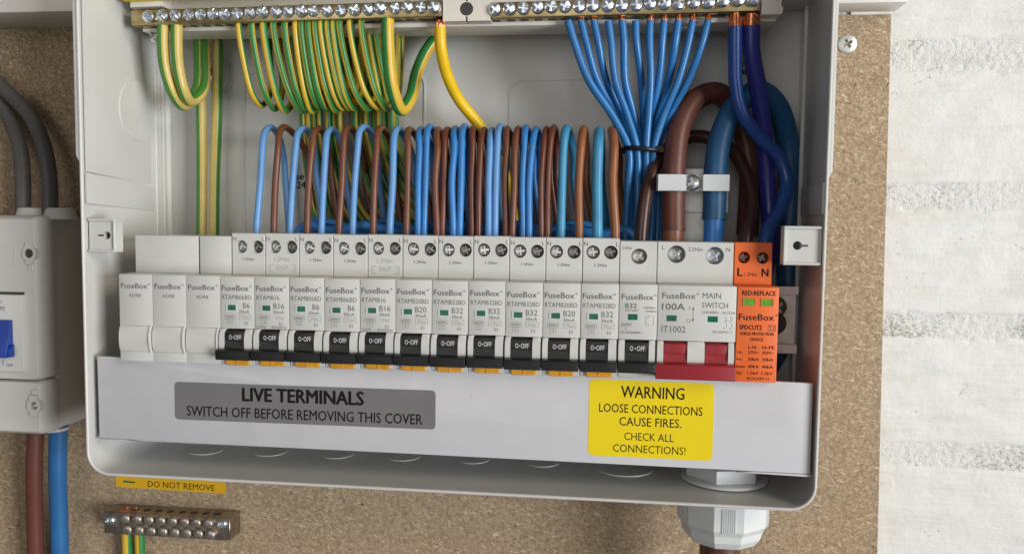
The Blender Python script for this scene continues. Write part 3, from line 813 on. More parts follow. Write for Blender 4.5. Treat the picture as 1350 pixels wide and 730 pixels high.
# --- surge protection device
xp = 17.5*17+0.3
sp = empty('surge_protector', (xp, 0, 0), 'bright orange surge protection module at the right end of the row', 'surge protector')
bm = bmesh.new()
box(bm, 0.12, 17.9, 18, 47.5, -62, 19.4, 0.3); box(bm, 0.12, 18.3, 0, 18.4, -43.2, -0.02, 0.4, 2)
build('module_body', bm, M_orange, sp, 40)
hp = [(4.6, 12.6), (13.0, 12.5)]
bm2 = terminal_bm(17.4, 19.6, hp, 2.75); build('terminal_block', bm2, M_orange, sp, 40)
screws_for(sp, hp, [M_steeld, M_steeld], 2.5, 14)
for a in (2.6, 10.4):
    bm = bmesh.new(); plate(bm, [(a, -8.7), (a+5.8, -8.7), (a+5.8, -5.0), (a, -5.0)], [[(a+.35, -8.35), (a+5.2, -8.35), (a+5.2, -5.3), (a+.35, -5.3)]], -0.3, 0.2); build('indicator_frame', bm, M_orange, sp)
    bm = bmesh.new(); box(bm, a+.3, a+5.3, -0.1, 0.3, -8.4, -5.25, 0.03); build('indicator_window', bm, M_lime, sp)
def f(bm):
    text(bm, 'RED:REPLACE', 2.2, -3.8, 2.0, width=14.6, bold=0.025)
    brand(bm, 1.0, 17.6, -15.0, 2.8)
    text(bm, 'SPDCUT2', 1.4, -19.3, 2.0, width=9.8, bold=0.03); text(bm, 'T2', 15.6, -19.3, 1.8, align='C', width=2.4); frame(bm, 14.0, 17.2, -19.8, -17.0, .16)
    text(bm, 'SURGE PROTECTION', 1.8, -21.8, 1.3, width=14.6, bold=0.03); text(bm, 'DEVICE', 9.2, -24.4, 1.3, align='C', width=5.6, bold=0.03)
    text(bm, 'L-N', 5.6, -28.0, 1.5, width=3.4, bold=0.02); text(bm, 'N-PE', 11.8, -28.0, 1.5, width=5.2, bold=0.02)
    for z, a, b, c in ((-30.3, 'Uc:', '275V~', '255V~'), (-33.4, 'In:', '20kA', '20kA'), (-36.7, 'Imax:', '40kA', '40kA'), (-39.7, 'Up:', '1.5kV', '1.5kV')):
        text(bm, a, 0.7, z, 1.25, width=3.9 if len(a) > 4 else 2.6, bold=0.02); text(bm, b, 5.6, z, 1.3, width=4.8, bold=0.025); text(bm, c, 11.8, z, 1.3, width=4.8, bold=0.025)
    text(bm, 'IEC61643-11', 5.4, -42.0, 1.1, width=9.6, bold=0.02)
lettering(sp, f, M_printd)
def g(bm):
    text(bm, 'L', 1.8, 4.0, 3.6, 12.93, width=2.3, bold=0.03); text(bm, '1.2Nm', 5.0, 4.0, 1.6, 12.93, width=5.6); text(bm, 'N', 12.8, 4.0, 3.6, 12.93, width=2.9, bold=0.03)
lettering(sp, g, M_printd, 'terminal_lettering')

# ================================================================== LOWER COVER
cov = empty('terminal_cover', (158, 5, -85), 'white plastic cover strip with two stickers under the breakers', 'cover')
bm = bmesh.new()
prism(bm, [(-14.9, -84.0), (333.4, -85.6), (333.2, -43.6), (316.3, -43.4), (-0.2, -43.3), (-0.4, -42.3), (-15.2, -42.2)], 4.0, 6.2, 'y', 0.45)
box(bm, -14.6, 333.2, 6.0, 30, -85.2, -83.6, 0.2)
relbuild('front_panel', bm, M_cover, cov, 40)
bm = bmesh.new(); prism(bm, [(300, -86.2), (333.6, -86.8), (333.6, -85.75), (308, -85.6)], 3.6, 20, 'y', 0.15)
prism(bm, [(-15.0, -85.0), (8, -85.2), (-2, -84.15), (-15.0, -84.1)], 3.6, 20, 'y', 0.15)
relbuild('bottom_lip', bm, M_cover, cov, 40)
def sticker(name, x0, x1, z0, z1, r, material, f, pm, parent, y=4.0, skew=0.0):
    bm = bmesh.new()
    pts = [(x, z-skew*(x-x0)) for x, z in rrect(x0, x1, z0, z1, r, 5)]
    prism(bm, pts, y-0.10, y-0.005, 'y')
    o = relbuild(name, bm, material, parent)
    bm = bmesh.new(); f(bm)
    for v in bm.verts: v.co.z -= skew*(v.co.x-x0)
    bmesh.ops.translate(bm, vec=-world_loc(parent), verts=bm.verts)
    link('printed_lettering', finish(bm, 'printed_lettering', pm), o)
    return o
YS = 3.86
def f(bm):
    text(bm, 'LIVE TERMINALS', 92.3, -62.0, 6.5, YS, align='C', width=61.5, bold=0.04)
    text(bm, 'SWITCH OFF BEFORE REMOVING THIS COVER', 92.3, -70.4, 4.9, YS, align='C', width=120, bold=0.012)
sticker('grey_sticker', 26, 158.7, -72.6, -53.6, 2.0, M_sgrey, f, M_printd, cov, skew=-0.003)
def f(bm):
    text(bm, 'WARNING', 261.4, -53.1, 5.4, YS, align='C', width=29.0, bold=0.012)
    text(bm, 'LOOSE CONNECTIONS', 260.6, -60.3, 4.0, YS, align='C', width=47.5, bold=0.006)
    text(bm, 'CAUSE FIRES.', 260.6, -66.4, 4.0, YS, align='C', width=28.5, bold=0.006)
    text(bm, 'CHECK ALL', 260.2, -73.2, 3.6, YS, align='C', width=22.8)
    text(bm, 'CONNECTIONS!', 260.4, -79.0, 3.6, YS, align='C', width=33.5)
sticker('yellow_sticker', 232, 289.4, -81.3, -45.0, 2.6, M_syel, f, M_printd, cov, skew=0.004)

# ================================================================== TERMINAL BARS (earth left, neutral right)
def terminal_bar(name, x0, x1, sx, zc, label, zc2):
    root = empty(name, ((x0+x1)/2, 36, zc), label, 'terminal bar')
    bm = bmesh.new()
    n = len(sx)
    box(bm, x0, x1, 30.2, 40, zc-4.3, zc+3.5, 0.5, 2)
    relbuild('brass_body', bm, M_brass, root, 40)
    for k, x in enumerate(sx):
        z = zc + (zc2-zc)*k/(n-1) + random.uniform(-.35, .35)
        bm = bmesh.new(); screw(bm, x, 27.4+random.uniform(-.7, .5), z, 3.25, 3.6, random.uniform(0, 1.5), 1.0, 18, 0.17, 0.74)
        relbuild('bar_screw', bm, M_steelb, root, 12)
    bm = bmesh.new()
    for k, x in enumerate(sx):
        cyl(bm, x, 35.2, zc-4.4, 2.3, 2.3, 0.2, 'z', 12)
    o = relbuild('wire_entry', bm, M_hole, root)
    root.rotation_euler.y = -radians(0.65)
    return root
holder = empty('bar_holder', (155, 45, 132), 'cream plastic holder carrying both brass terminal bars', 'bar holder')
bm = bmesh.new()
box(bm, -7.5, 318, 37.5, 58, 125.6, 128.0, 0.6, 2)
box(bm, -8, 318, 40.3, 58, 128.0, 150, 0.6, 2)
relbuild('rear_channel', bm, M_cream, holder, 40)
bm = bmesh.new()
plate(bm, [(155.8, 126.6), (167.2, 126.6), (167.2, 128.8), (168.2, 128.8), (168.2, 126.6), (179.6, 126.6), (179.6, 152), (168.2, 152), (168.2, 136.0), (167.2, 136.0), (167.2, 152), (155.8, 152)], [], 30, 40.2)
relbuild('centre_block', bm, M_cream, holder, 40)
bm = bmesh.new(); cyl(bm, 167.7, 29.9, 132.4, 3.3, 3.3, 0.5, 'y', 24); relbuild('centre_hole', bm, M_hole, holder)
bm = bmesh.new()
prism(bm, [(309.5, 127.2), (318.6, 127.2), (319.6, 128.2), (319.6, 130.5), (318.2, 131.4), (318.2, 136), (319.6, 137), (319.6, 152), (309.5, 152)], 30, 40.2, 'y', 0.4)
relbuild('end_block', bm, M_cream, holder, 40); bm = bmesh.new()
prism(bm, [(-9.6, 136.4), (8, 136.8), (8, 150), (-9.6, 150)], 30, 40.2, 'y', 0.4)
relbuild('end_block', bm, M_cream, holder, 40)
bm = bmesh.new(); prism(bm, [(-11, 138.9), (63, 140.3), (154, 142.5), (154, 150), (-11, 150)], 25.4, 29.6, 'y', 0.3)
relbuild('yellow_marker_strip', bm, M_syel, holder, 40)
bm = bmesh.new(); screw(bm, -1.6, 38, 123.6, 4.0, 3, 0.4, 1.0, 18); relbuild('holder_screw', bm, M_steel, holder, 40)
def ux(px, py, Y=30): return U(px, py, Y).x
e_px = [197, 215, 232, 249.6, 265.6, 282, 297, 313.6, 330.5, 347, 364.6, 380.6, 398, 413, 432, 450, 468, 486, 502, 521, 538, 555, 573]
n_px = [653, 672, 690, 709, 727, 745, 764, 782, 801, 820, 839, 857, 876.5, 895, 915, 934, 953.5, 973.5, 992.6]
terminal_bar('earth_terminal_bar', -9.4, 155.2, [ux(p, 16) for p in e_px], 132.4, 'brass terminal bar holding the green and yellow wires', 132.8)
terminal_bar('neutral_terminal_bar', 179.9, 309.2, [ux(p, 8) for p in n_px], 132.6, 'brass terminal bar holding the blue wires', 133.2)

# ================================================================== WIRES
def wire(name, pts, r, material, label, cat, group=None, copper=None, **kw):
    if material in (M_earth, M_earth2): kw['phase'] = kw.get('phase', 0)+0.25
    bm = bmesh.new(); tube(bm, pts, r, **kw)
    o = build(name, bm, material, smooth=60, origin=pts[0])
    tag(o, label, cat, group)
    if copper:
        a, b, rc = copper
        bm = bmesh.new(); tube(bm, [Vector(a)-Vector(pts[0]), Vector(b)-Vector(pts[0])], rc, seg=10, per=2)
        c = build('bare_copper_end', bm, M_copper, o, 60)
        # splayed strands at the cut edge of the insulation
        d = (Vector(b)-Vector(a)).normalized(); bm = bmesh.new()
        for k in range(9):
            t = 2*pi*k/9; e = Vector((cos(t), sin(t), 0))*rc*0.98
            p0 = Vector(b)-Vector(pts[0])+e*1.15-d*0.1; p1 = Vector(a)-Vector(pts[0])+e*0.8
            tube(bm, [p0, p0.lerp(p1, .5)+e*0.25, p1], 0.28, seg=5, per=2)
        build('copper_strands', bm, M_copper, o, 60)
    return o

ORD = ['first', 'second', 'third', 'fourth', 'fifth', 'sixth', 'seventh', 'eighth', 'ninth', 'tenth', 'eleventh', 'twelfth', 'thirteenth', 'fourteenth', 'fifteenth', 'sixteenth', 'seventeenth']
# --- looped tails above the breakers
lead = [  # foot px, peak px, colour, radius, back px
    (338.5, 358, 'lb', 1.75, 376), (361, 376, 'br', 1.75, 408), (382.6, 402, 'lb', 1.75, 417), (405, 422, 'br', 1.8, 437), (424, 438, 'lb', 1.75, 455),
    (447, 462, 'br', 1.75, 481), (465, 482, 'lb', 1.75, 500), (492, 504, 'br', 1.75, 520), (514, 526, 'lb', 1.9, 545), (536, 541, 'br', 1.8, 560),
    (551, 556, 'b', 1.75, 572), (559, 568, 'b', 1.75, 579), (576, 578, 'br', 1.8, 590), (583, 591, 'r2', 1.8, 600), (597.5, 601, 'b', 1.8, 612), (606, 613, 'b', 1.8, 620),
    (622, 625, 'r2', 1.75, 636), (630.5, 639, 'r2', 1.75, 645), (644, 649, 'lb', 1.75, 657), (652.5, 660, 'lb', 1.75, 668), (667, 669, 'br', 1.75, 680), (675.5, 684, 'br', 1.75, 690),
    (689.5, 694, 'b', 1.75, 704), (697.5, 708, 'b', 1.75, 712), (713.5, 721, 'r2', 1.55, 727), (721.5, 731, 'r2', 1.7, 734), (739.5, 748, 't', 2.2, 757), (763.5, 770, 'b3', 2.1, 772),
    (787.5, 790, 't', 2.7, 791), (811, 807, 'b3', 2.35, 815)]
CM = {'lb': (M_wlb, 'pale blue'), 'br': (M_wbr, 'brown'), 'b': (M_wb, 'blue'), 'r2': (M_wbr2, 'reddish brown'), 't': (M_wteal, 'sky blue'), 'b3': (M_wbr3, 'tan brown')}
cnt = {}
tot = {}
for l in lead: tot[l[2]] = tot.get(l[2], 0)+1
rn = random.Random(3)
for k, (pf, pp, c, r, pb) in enumerate(lead):
    yf = 26+rn.uniform(-1, 1.5); yb = 66+rn.uniform(-3, 3)
    zt = 15
    f0 = U(pf, 306, yf); pk = U(pp, 164.5+rn.uniform(-2.2, 2.6), 45)
    q1 = U(pf-1.5+0.30*(pp-pf)+rn.uniform(-1.6, 1.6), 240, yf+rn.uniform(0, 2.5)); q2 = U(pf+0.38*(pp-pf), 195, yf+4)
    bk = U(pb, 235, yb); bl_ = U(pb+rn.uniform(4, 12), 300, yb+2)
    pkz = pk.z-r
    s1 = Vector((q2.x*.5+pk.x*.5, 34, pkz-4.0)); s2 = Vector((pk.x*.55+bk.x*.45, 57, pkz-4.5))
    pts = [(f0.x, yf, zt), (f0.x, yf, 24), tuple(q1), tuple(q2), tuple(s1), (pk.x, 45, pkz), tuple(s2), (bk.x, yb-2, 62), tuple(bk), tuple(bl_), (bl_.x, yb+3, 5)]
    i = cnt.get(c, 0); cnt[c] = i+1
    m_, cn = CM[c]
    side = 'the leftmost' if i == 0 else ('the rightmost' if i == tot[c]-1 else ORD[i]+' from the left')
    wire('looped_wire', pts, r, m_, '%s looped wire behind the breakers, %s of its colour' % (cn, side), 'wire', 'looped wires above the breakers', seg=14, per=6)

# --- blue bundle running along behind the terminals
for i, (z, y, ph, rr) in enumerate(((23.5, 40, 0.0, 2.3), (21.5, 46, 1.3, 2.1), (25.5, 52, 2.6, 2.0))):
    pts = []
    for s in range(19):
        x = 70+s*10.5; pts.append((x, y+2*sin(s*1.3+ph), z+1.7*sin(s*1.9+ph*2)-(10 if s in (0, 18) else 0)))
    wire('crossing_wire', pts, rr, M_wb, ['blue wire running level directly behind the breaker terminals', 'second level blue wire behind the breaker terminals, further back', 'rearmost level blue wire low behind the looped wires'][i], 'wire', 'level blue wires behind the breakers', seg=12, per=4)

# --- green and yellow loops off the earth bar
cnt_e = 0
loops = [(314.5, 345, 143, .86), (331.5, 362, 148, .14), (347, 376, 151, .82), (360, 398, 151, .24), (375, 404, 150, .16), (389, 411, 151, .90), (397, 422, 147, .20), (406, 430, 148, .2), (415, 443, 150, .22),
         (422.5, 452, 147, .84), (431, 461, 147, .30), (439, 466, 147, .80), (447, 485, 148, .22), (460.5, 498, 146, .85), (476, 511, 148, .76)]
for k, (pt, pb, yb, ph) in enumerate(loops):
    r = 1.62 if k not in (2,) else 1.85
    a = U(pt, 33, 33); bt = U(pb, yb, 50); 
    m1 = U(pt+0.22*(pb-pt), 80, 36); m2 = U(pt+0.60*(pb-pt), 125, 41)
    up = U(pb+rn.uniform(9, 16), 120, 60); up2 = U(pb+rn.uniform(6, 16), 60, 66)
    pts = [(a.x, 34.5, 129.5), tuple(a), tuple(m1), tuple(m2), (bt.x, 50, bt.z+r), tuple(up), tuple(up2), (up2.x, 68, 146)]
    wire('earth_wire', pts, r, M_earth, 'thin green and yellow front loop under the brass bar, %s from the left' % ORD[k], 'wire', 'earth wire loops', seg=16, per=7, phase=ph, twist=rn.uniform(-.12, .12), copper=((a.x, 34.5, 126.6), (a.x, 34.2, 124.2), 1.0) if k in (5, 9, 11) else None)
# inner loops half hidden behind
for k, (pt, pb, yb, ph) in enumerate([(385, 418, 146, .5), (411, 440, 144, .1), (428, 470, 143, .6), (445, 478, 143, .4), (486, 505, 140, .3), (495, 515, 141, .7), (521, 520, 139, .1)]):
    a = U(pt, 40, 52); bt = U(pb, yb, 58)
    pts = [(a.x, 52, 140), tuple(a), tuple(U(pt+0.5*(pb-pt), 100, 54)), (bt.x, 58, bt.z), tuple(U(pb+8, 110, 70)), (U(pb+8, 50, 70).x, 71, 146)]
    wire('earth_wire', pts, 1.6, M_earth, 'green and yellow wire behind the front earth loops, %s from the left' % ORD[k], 'wire', 'earth wire loops at the back', seg=14, per=6, phase=ph, twist=.1)
# bundle that drops behind the looped leads
drops = [(398, 392), (406, 406), (414, 413), (421, 422), (432, 437), (440, 445), (447, 456), (467, 468), (474, 480), (483, 492), (493, 500), (500, 512), (508, 520), (516, 528), (522, 538)]
for k, (p0, p1) in enumerate(drops):
    y = 70+rn.uniform(-2.5, 3)
    sw = 14+2.6*k
    pts = [(U(p0, 60, y).x, y, 140), tuple(U(p0, 120, y)), tuple(U(p0+2, 180, y)), tuple(U(p0+3+sw*.35, 232, y)), tuple(U(p0+sw, 275, y)), tuple(U(p0+sw*1.6+6, 305, y)), tuple(U(p0+sw*2+8, 330, y))]
    wire('earth_wire', pts, 1.7, M_earth, 'green and yellow wire dropping behind the looped wires, %s from the left' % ORD[k], 'wire', 'earth wires dropping behind the loops', seg=14, per=6, phase=rn.random(), twist=rn.uniform(-.2, .2))
# two thick loops at the left and the two straight drops
for k, (pt, p1, p2, pb, pu, ytop, ph) in enumerate([(215, 217, 228, 242, 262, 145, 0.06), (233, 234.5, 243, 252, 270, 139, .05)]):
    a = U(pt, 38, 33)
    pts = [(a.x, 34, 129), tuple(a), tuple(U(p1, 85, 36)), tuple(U(p2, 122, 40)), tuple(U(pb, ytop-6, 49)), tuple(U(pu-2, 118, 58)), tuple(U(pu, 70, 62)), (U(pu, 40, 64).x, 64, 146)]
    wire('earth_cable', pts, 3.0, M_earth2, ['thick green and yellow wire looping at the far left end of the bar, outer one', 'thick green and yellow wire looping at the left, inner one beside the outer loop'][k], 'wire', None, seg=20, per=8, phase=ph, twist=0.03)
for k, (pa, pb, ph) in enumerate([(263, 266, .02), (287, 283, .33)]):
    pts = [(U(pa, 30, 66).x, 66, 146), tuple(U(pa, 60, 66)), tuple(U((pa+pb)/2+1, 150, 67)), tuple(U(pb, 240, 66)), tuple(U(pb-1, 330, 64))]
    wire('earth_cable', pts, 2.9, M_earth2, ['straight thick green and yellow wire dropping left of the other, behind the blank modules', 'straight thick green wire with yellow edge dropping to the blank modules'][k], 'wire', None, seg=20, per=8, phase=ph, twist=0.04)
a = U(511, 30, 33)
wire('earth_cable', [(a.x, 34, 130), tuple(a), tuple(U(512, 70, 35)), tuple(U(517, 115, 39)), tuple(U(529, 145, 47)), tuple(U(542, 128, 55)), tuple(U(550, 95, 60)), tuple(U(566, 62, 64)), tuple(U(590, 38, 68)), tuple(U(620, 25, 70))], 3.3, M_earth,
     'thick green wire with yellow stripe looping at the right end of the earth bar', 'wire', None, seg=22, per=8, phase=0.03, twist=0.0)
a = U(580, 36, 34)
wire('earth_cable', [(a.x, 34, a.z), tuple(U(581, 60, 35)), tuple(U(588, 95, 41)), tuple(U(604, 130, 50)), tuple(U(634, 168, 60)), tuple(U(660, 210, 66)), tuple(U(675, 260, 68)), tuple(U(680, 320, 68))], 2.95, M_wyel,
     'plain yellow faced wire curving down from the last earth bar screw', 'wire', None, seg=22, per=8, copper=((a.x, 34, 128), (a.x, 34, a.z-.3), 1.9))

# --- blue neutral tails gathered by a tie
tails = [749, 766, 783, 802, 820, 838, 857, 875.5, 894, 913, 933]
tiepx = [829, 833, 838, 840, 846, 848, 852, 852, 857, 862, 866]
foot = [824, 831, 828, 840, 834, 846, 852, 838, 848, 858, 866]
for k, p in enumerate(tails):
    a = U(p, 28, 34); dy = (k % 3)*5.5
    t = tiepx[k]
    bow = -7 if k < 5 else 3
    pts = [tuple(a), tuple(U(p+(t-p)*.10, 55, 34)), tuple(U(p+(t-p)*.42+bow, 105, 36+dy*.4)), tuple(U(p+(t-p)*.80+bow*.6, 155, 39+dy*.8)), tuple(U(t, 198, 41+dy)), tuple(U(t+(foot[k]-t)*.4+1, 245, 43+dy)), tuple(U(foot[k], 318, 40+dy))]
    top = (a.x+(-0.3 if k < 5 else .3), 34.3, 128.5)
    wire('neutral_wire', pts, 1.85 if k % 4 else 2.0, M_wtail, 'blue wire fanning down to the tie, %s of eleven from the left' % ORD[k], 'wire', 'blue neutral wires', seg=14, per=7,
         copper=(top, tuple(a), 1.15) if k not in (3, 5, 0) else None)
c = U(846, 198, 44)
bm = bmesh.new()
ring = [(c.x+9.6*cos(t), c.y+8.8*sin(t), c.z+0.5*sin(t*2)) for t in [2*pi*k/30 for k in range(31)]]
tube(bm, ring, 1.25, seg=8, per=1, smooth=False)
o = build('cable_tie', bm, M_tie, smooth=40, origin=tuple(c)); tag(o, 'black cable tie around the fan of blue wires', 'cable tie')
bm = bmesh.new(); box(bm, 6.8, 11, -5.5, -1.5, -1.8, 1.8, .4); build('tie_head', bm, M_tie, o, 40)

# --- thick mains tails and their neighbours
pts = [(U(889, 330, 34).x, 34, 12), tuple(U(888, 305, 34)), tuple(U(888, 262, 36)), tuple(U(889, 215, 38)), tuple(U(897, 165, 43)), tuple(U(917, 132, 50)), tuple(U(948, 124, 58)), tuple(U(975, 160, 66)), tuple(U(988, 220, 68)), tuple(U(985, 310, 68))]
o = wire('mains_cable', pts[1:], 5.6, M_wbig, 'thickest brown cable arching through the white clamp into the main switch', 'cable', None, seg=26, per=8)
b0 = Vector(pts[1]); bm = bmesh.new(); tube(bm, [Vector((b0.x, 34, 10))-b0, Vector((b0.x-.2, 34, b0.z+3))-b0], 5.1, seg=24, per=3); build('bared_core', bm, M_wbig2, o, 60)
bm = bmesh.new(); lathe(bm, [(5.75, 0), (5.85, .5), (5.75, 1.0)], 0, 0, 1.2, 'z', 26); build('sheath_cut_edge', bm, M_wbig, o, 50)
pts = [tuple(U(941, 290, 36)), tuple(U(942, 262, 37)), tuple(U(943, 225, 38)), tuple(U(952, 175, 42)), tuple(U(972, 138, 47)), tuple(U(1000, 121, 52)), tuple(U(1024, 140, 60)), tuple(U(1038, 185, 69)), tuple(U(1042, 250, 71.5)), tuple(U(1038, 330, 71.5)), (U(1038, 330, 71.5).x, 71.5, -30), (312, 66, -70), (303, 48, -96)]
o = wire('mains_cable', pts, 5.7, M_wbigb, 'thick teal blue cable arching through the white clamp beside the thick brown one', 'cable', None, seg=26, per=8)
b0 = Vector(pts[0]); bm = bmesh.new(); tube(bm, [Vector((b0.x-.4, 35, 10))-b0, Vector((b0.x, 36, b0.z+3))-b0], 4.7, seg=24, per=3); build('bared_core', bm, M_wbigc, o, 60)
a = U(845, 318, 32)
wire('link_wire', [(a.x, 32, 12), tuple(U(846, 300, 33)), tuple(U(853, 250, 36)), tuple(U(868, 212, 44)), tuple(U(892, 187, 54)), tuple(U(925, 180, 58)), tuple(U(962, 196, 56)), tuple(U(984, 232, 50)), tuple(U(991, 275, 42)), tuple(U(983, 312, 32)), (U(981, 322, 30).x, 30, 12)], 3.4, M_wdark,
     'dark brown wire bridging from the single screw breaker to the orange module', 'wire', None, seg=20, per=8)
a = U(969, 36, 33)
wire('neutral_cable', [tuple(a), tuple(U(969, 70, 34)), tuple(U(970, 110, 35)), tuple(U(978, 148, 36)), tuple(U(1002, 182, 38)), tuple(U(1026, 206, 40)), tuple(U(1037, 238, 40)), tuple(U(1031, 270, 36)), tuple(U(1014, 300, 31)), (U(1004, 322, 28).x, 28, 12)], 3.35, M_wnavy,
     'glossy navy wire curling from the neutral bar down to the orange module', 'wire', None, seg=20, per=8, copper=((a.x, 33.5, 129), tuple(a), 2.3))
a = U(990, 34, 36)
wire('neutral_cable', [tuple(a), tuple(U(991, 70, 38)), tuple(U(998, 110, 42)), tuple(U(1005, 160, 48)), tuple(U(1010, 210, 52)), tuple(U(1013, 260, 54)), tuple(U(1016, 320, 54)), (U(1016, 340, 54).x-3, 62, -3)], 4.3, M_wviolet,
     'straight violet blue cable dropping from the right end of the neutral bar', 'wire', None, seg=22, per=8, copper=((a.x, 35, 129), tuple(a), 3.2))
wire('earth_cable', [tuple(U(935, 22, 66)), tuple(U(958, 40, 69)), tuple(U(985, 75, 72)), tuple(U(1006, 112, 73)), tuple(U(1012, 180, 73)), tuple(U(1011, 260, 72)), tuple(U(1010, 340, 70))], 2.3, M_earth,
     'shadowed green and yellow wire slanting behind the right end of the neutral bar', 'wire', None, seg=16, per=7, phase=.2)

# --- clamp over the mains cables
cl = empty('cable_clamp', (282, 62, 49), 'white nylon strap clamp screwed across the thick brown and blue cables', 'clamp')
bm = bmesh.new()
zc = U(913, 241, 31).z
xa, xb = U(866, 241, 30).x, U(963, 241, 30).x; xm_ = U(913, 241, 31).x
yf = 29.2
prof = [(xa, 33), (xa+.6, yf), (xa+14, yf-.4), (xm_-6, yf), (xm_-4, yf+3), (xm_+4, yf+3), (xm_+6, yf), (xb-13, yf-.4), (xb-.6, yf), (xb, 33), (xb, 36), (xb-1.5, 36), (xb-2, yf+2), (xm_+6.5, yf+2), (xm_+5, yf+5), (xm_-5, yf+5), (xm_-6.5, yf+2), (xa+2, yf+2), (xa+1.5, 36), (xa, 36)]
prism(bm, prof, zc-4.0, zc+4.0, 'z', 0.3)
relbuild('nylon_strap', bm, M_nylon, cl, 40)
bm = bmesh.new(); screw(bm, xm_, 28.6, zc, 4.0, 4.6, 0.4, 0.8, 20); relbuild('clamp_screw', bm, M_steel, cl, 40)
bm = bmesh.new()
p0, p1 = U(903, 222, 46), U(945, 312, 46)
box(bm, p0.x, p1.x, 46, 48, p1.z-12, p0.z, 0.4); box(bm, p0.x, p1.x, 48, 66, zc-6, zc-5, .2)
box(bm, p0.x-9, p1.x+5, 44, 46, p1.z+12, zc+3.5, 0.3)
relbuild('metal_bracket', bm, M_rail, cl, 40)

# ================================================================== CABLE GLAND
gl = empty('cable_gland', (300, 40, -118), 'pale grey plastic cable gland under the right end of the fuse box', 'cable gland')
GX, GY = 300.0, 40.0
bm = bmesh.new(); lathe(bm, [(21.4, -100.05), (21.4, -98.9), (20.8, -98.5), (12, -98.5)], GX, GY, 0, 'z', 48); relbuild('lock_washer', bm, M_gland, gl, 40)
bm = bmesh.new(); hexp = circle(GX, GY, 19.5, 6, radians(12)); prism(bm, hexp, -98.5, -91.5, 'z', 0.8); relbuild('lock_nut', bm, M_gland, gl, 40)
bm = bmesh.new(); lathe(bm, [(20.5, -102.45), (20.5, -105.2), (18, -105.4), (18, -107.6)], GX, GY, 0, 'z', 48); relbuild('flange', bm, M_gland, gl, 40)
bm = bmesh.new()
def octo(r): return circle(GX, GY, r, 10, radians(-90+18))
A = None
for r, z in ((19, -107.0), (22.9, -108.2), (22.9, -120.5), (20.9, -123.4), (20.3, -127.0), (17.6, -130.6), (11, -131.6)):
    ring = [bm.verts.new((x, y, z)) for x, y in octo(r)] if r > 20.5 else [bm.verts.new((x, y, z)) for x, y in octo(r)]
    if A:
        for i in range(10): bm.faces.new((A[i], A[(i+1) % 10], ring[(i+1) % 10], ring[i]))
    else: bm.faces.new(ring)
    A = ring
bm.faces.new(A)
relbuild('dome_nut', bm, M_gland, gl, 20)
for k in range(0, 10, 2):
    a = radians(-90+36*k); bm = bmesh.new(); ap = 22.9*cos(pi/10)
    for j in range(7):
        t = (j-3)*1.0
        cx = GX+ap*cos(a)-t*sin(a); cy = GY+ap*sin(a)+t*cos(a)
        r_ = [(cx+dx*cos(a)-dt*sin(a), cy+dx*sin(a)+dt*cos(a)) for dx, dt in ((-.3, -.3), (.45, -.28), (.45, .28), (-.3, .3))]
        prism(bm, r_, -121.0, -109.0, 'z')
    relbuild('grip_ribs', bm, M_gland, gl)
bm = bmesh.new(); tube(bm, [(GX-1, GY, -130), (GX-1, GY, -150), (GX-2, GY+4, -230)], 10.2, seg=28, per=4)
o = build('supply_cable', bm, M_wbig, smooth=60, origin=(GX, GY, -126)); tag(o, 'dark brown cable leaving the bottom of the cable gland', 'cable')

# ================================================================== ISOLATOR ON THE LEFT
iso = empty('isolator_box', (-120, 64, -35), 'grey plastic isolator box with blue rocker at the left edge', 'isolator')
bm = bmesh.new()
prism(bm, rrect(-190, -75.6, -96.0, 28.0, 3.0, 4), 58, 84.5, 'y', 1.0); relbuild('rear_case', bm, M_iso, iso, 40)
bm = bmesh.new()
L0 = [bm.verts.new((x, 57.9, z)) for x, z in rrect(-190, -75.2, -64.5, 28.2, 3, 5)]
L1 = [bm.verts.new((x, 46, z)) for x, z in rrect(-190, -75.8, -64.5, 27.6, 3, 5)]
L2 = [bm.verts.new((x, 43.4, z)) for x, z in rrect(-189, -77.6, -63.8, 25.8, 2.5, 5)]
for P, Q in ((L0, L1), (L1, L2)):
    for i in range(len(P)): bm.faces.new((P[i], P[(i+1) % len(P)], Q[(i+1) % len(P)], Q[i]))
bm.faces.new(L2); bm.faces.new(L0[::-1])
relbuild('front_lid', bm, M_iso, iso, 40)
bm = bmesh.new()
L0 = [bm.verts.new((x, 57.9, z)) for x, z in rrect(-190, -75.2, -96.3, -65.2, 3, 5)]
L1 = [bm.verts.new((x, 46.4, z)) for x, z in rrect(-190, -75.8, -95.6, -65.2, 3, 5)]
L2 = [bm.verts.new((x, 43.8, z)) for x, z in rrect(-189, -77.6, -93.8, -65.8, 2.5, 5)]
for P, Q in ((L0, L1), (L1, L2)):
    for i in range(len(P)): bm.faces.new((P[i], P[(i+1) % len(P)], Q[(i+1) % len(P)], Q[i]))
bm.faces.new(L2); bm.faces.new(L0[::-1])
relbuild('lower_lid', bm, M_iso, iso, 40)
